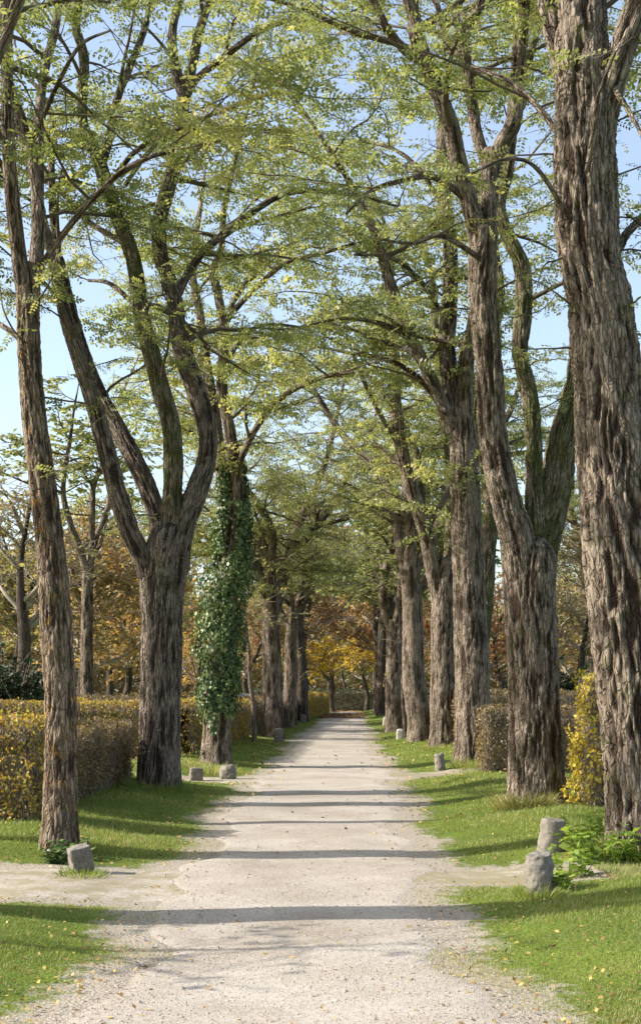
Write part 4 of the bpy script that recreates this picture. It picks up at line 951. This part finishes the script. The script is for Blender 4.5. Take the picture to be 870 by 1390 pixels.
for k, (px, py, h, n, rd, lb, ti) in enumerate([(710, 1097, .32, 800, .38, 'dry straw tuft at the foot of the twin forked trunk', .92), (640, 1040, .28, 500, .45, 'grass tuft around the foot of the trunk with limb swept left', .7), (729, 1216, .15, 250, .2, 'fringe of grass at the base of the nearest stumpy stone', .6),
        (600, 1018, .25, 400, .5, 'long grass at the foot of the mossy right trunk', .75), (215, 1070, .22, 700, .55, 'fringe of long grass round the foot of the four-limbed trunk', .55), (285, 1048, .3, 500, .5, 'pale grass between the ivy-wrapped trunk and the dark block', .85), (113, 1190, .12, 250, .22, 'grass fringe under the tilted squared stone', .5), (860, 1158, .2, 500, .5, 'fringe of grass in front of the massive trunk', .6)]):
    x, y = hit(px, py); tuft(x, y, h, n, rd, 300 + k, lb, ti)

# ------------------------------------------------------------------ grass, fallen leaves, pebbles
def off_path(x, y, margin, rng):
    e = np.maximum(pleft(y) - x, x - pright(y)); k = e
    for (yc, hw, sd) in SIDES:
        ins = ((x * sd) > 0) & (np.abs(x) < (5.6 if sd < 0 else 2.3))
        k = np.where(ins, np.minimum(k, np.abs(y - yc) - hw), k)
    return k
def grass():
    rng = np.random.default_rng(5); n = 900000
    # even on the picture's scale: nearer ground carries shorter spacing
    u = rng.random(n); y = 1 / (1 / 5.5 + u * (1 / 75 - 1 / 5.5)); x = rng.uniform(-6.4, 6.0, n)
    lim = .30 * y + .6; x = np.clip(x, -6.4, 6.4); ok = np.abs(x) < lim
    k = off_path(x, y, 0, rng)
    nz = fbm(np.column_stack([x * 1.3, y * 1.3, np.zeros(n)]), 77, 3); nf = fbm(np.column_stack([x * 5, y * 5, np.zeros(n)]), 78, 2)
    prob = sst(-.30, .80, k + .40 * nz + .16 * nf) ** 1.25 * np.clip(.85 + .5 * nz, .3, 1)
    ok &= (rng.random(n) < prob) & (k > -.32); x, y, k, nz = x[ok], y[ok], k[ok], nz[ok]; n = len(x)
    b = np.column_stack([x, y, gz(x, y) - .006]); sc = np.clip(y / 12, .8, 3.2)
    h = (.022 + .034 * rng.random(n)) * np.clip(.55 + k * .5, .55, 1.2) * (1 + .3 * nz) * np.clip(.85 + sc * .15, 1, 1.35)
    a = rng.uniform(0, 6.28, n); d = unit(np.column_stack([np.cos(a) * .55, np.sin(a) * .55, np.ones(n)]) + rng.normal(0, .2, (n, 3)))
    s = np.column_stack([-np.sin(a), np.cos(a), np.zeros(n)]) * (.0028 * sc)[:, None]
    V = np.stack([b - s, b + s, b + d * h[:, None]], 1).reshape(-1, 3)
    tint = np.clip(rng.normal(.50, .24, n) + .26 * nz + .25 * sst(.5, .0, k), 0, 1)
    tag(mesh_obj('grass', V, None, np.arange(n * 3).reshape(-1, 3), M['grass'], attrs={'tint': np.repeat(tint, 3)}), 'short mown grass on both verges', kind='stuff')
grass()
def litter():
    rng = np.random.default_rng(6); n = 17000; u = rng.random(n); y = 1 / (1 / 5.5 + u * (1 / 115 - 1 / 5.5)); x = rng.uniform(-5.5, 5.5, n)
    k = off_path(x, y, 0, rng); w = np.where(k > 0, .5, .10) + .4 * np.exp(-(k / .35) ** 2) + 1.0 * (y > 82)
    ok = (rng.random(n) < w) & (np.abs(x) < .3 * y + .5); x, y, k = x[ok], y[ok], k[ok]; n = len(x)
    z = gz(x, y) + .014 + np.where(k > 0, .035 * rng.random(n), 0.0)
    N = unit(np.array([0, 0, 1.]) + rng.normal(0, .35, (n, 3))); D = unit(np.cross(N, rdir(n, rng)))
    V, Q, t = simple_leaves(np.column_stack([x, y, z]), D, N, rng.uniform(.025, .055, n) * np.clip(y / 14, .8, 2.6), .32, rng)
    tag(mesh_obj('fallen_leaves', V, Q, mat=M['litter'], attrs={'tint': t}), 'fallen leaves strewn over path and grass', kind='stuff')
    # the carpet at the far end of the path
    n = 9000; y = rng.uniform(84, 118, n); x = rng.uniform(-1.9, 1.3, n); N = unit(np.array([0, 0, 1.]) + rng.normal(0, .3, (n, 3))); D = unit(np.cross(N, rdir(n, rng)))
    ok = fbm(np.column_stack([x * .5, y * .35, x * 0]), 4, 2) > -.1; n = ok.sum()
    V, Q, t = simple_leaves(np.column_stack([x, y, gz(x, y) + .03])[ok], D[ok], N[ok], rng.uniform(.12, .2, n), .35, rng)
    tag(mesh_obj('leaf_carpet', V, Q, mat=M['litter'], attrs={'tint': t * .45}), 'rust brown fallen leaves covering the far end of the path', kind='stuff')
    n = 9000; y = 1 / (1 / 5.2 + rng.random(n) * (1 / 22 - 1 / 5.2)); x = pleft(y) + (pright(y) - pleft(y)) * rng.random(n)
    r = rng.uniform(.003, .009, n) * (1 + 1.2 * (rng.random(n) < .04)); c = np.column_stack([x, y, gz(x, y) + .009])
    o = np.array([[1, 0, 0], [0, 1, 0], [-1, 0, 0], [0, -1, 0], [0, 0, .8]]); o = o[None] * r[:, None, None] * rng.uniform(.7, 1.3, (n, 5, 1))
    V = (c[:, None] + o).reshape(-1, 3); b = np.arange(n)[:, None] * 5
    T = np.stack([np.stack([b[:, 0] + i, b[:, 0] + (i + 1) % 4, b[:, 0] + 4], -1) for i in range(4)], 1).reshape(-1, 3)
    tag(mesh_obj('pebbles', V, None, T, M['gravel'], attrs={'worn': np.zeros(len(V))}), 'loose pebbles on the path', kind='stuff')
litter()

# ------------------------------------------------------------------ light, sky, camera
sc = bpy.context.scene
EL = math.radians(32); to_sun = Vector((-math.cos(EL), -.07, math.sin(EL))).normalized()
w = bpy.data.worlds.new('World'); sc.world = w; w.use_nodes = True; nt = w.node_tree; nt.nodes.clear()
sky = nt.nodes.new('ShaderNodeTexSky'); sky.sky_type = 'NISHITA'; sky.sun_disc = False; sky.sun_elevation = EL
sky.sun_rotation = math.atan2(to_sun.x, to_sun.y); sky.air_density = 1.0; sky.dust_density = 2.2; sky.ozone_density = 1.0
bg = nt.nodes.new('ShaderNodeBackground'); bg.inputs[1].default_value = .15
out = nt.nodes.new('ShaderNodeOutputWorld'); veil = nt.nodes.new('ShaderNodeMix'); veil.data_type = 'RGBA'; veil.blend_type = 'ADD'; veil.inputs[0].default_value = 1.0
veil.inputs[7].default_value = (.62, .62, .56, 1); nt.links.new(sky.outputs[0], veil.inputs[6]); nt.links.new(veil.outputs[2], bg.inputs[0]); nt.links.new(bg.outputs[0], out.inputs[0])
sl = bpy.data.lights.new('sun', 'SUN'); sl.energy = 5.0; sl.angle = math.radians(.53); sl.color = (1, .94, .85)
so = bpy.data.objects.new('sun', sl); C.objects.link(so); so.rotation_euler = to_sun.to_track_quat('Z', 'Y').to_euler()
cam = bpy.data.cameras.new('camera'); co = bpy.data.objects.new('camera', cam); C.objects.link(co)
co.location = (0, 0, CH); co.rotation_euler = (math.radians(90), 0, 0)
cam.sensor_fit = 'HORIZONTAL'; cam.sensor_width = 24; cam.lens = F / 870 * 24
cam.shift_x = (435 - VX) / 870; cam.shift_y = (VY - 695) / 870; cam.clip_start = .1; cam.clip_end = 3000
sc.camera = co
sc.view_settings.view_transform = 'Standard'; sc.view_settings.look = 'None'; sc.view_settings.gamma = 1; sc.view_settings.exposure = .85
sc.view_settings.use_curve_mapping = False
sc.cycles.max_bounces = 6; sc.cycles.transparent_max_bounces = 4; sc.cycles.transmission_bounces = 4; sc.cycles.diffuse_bounces = 4
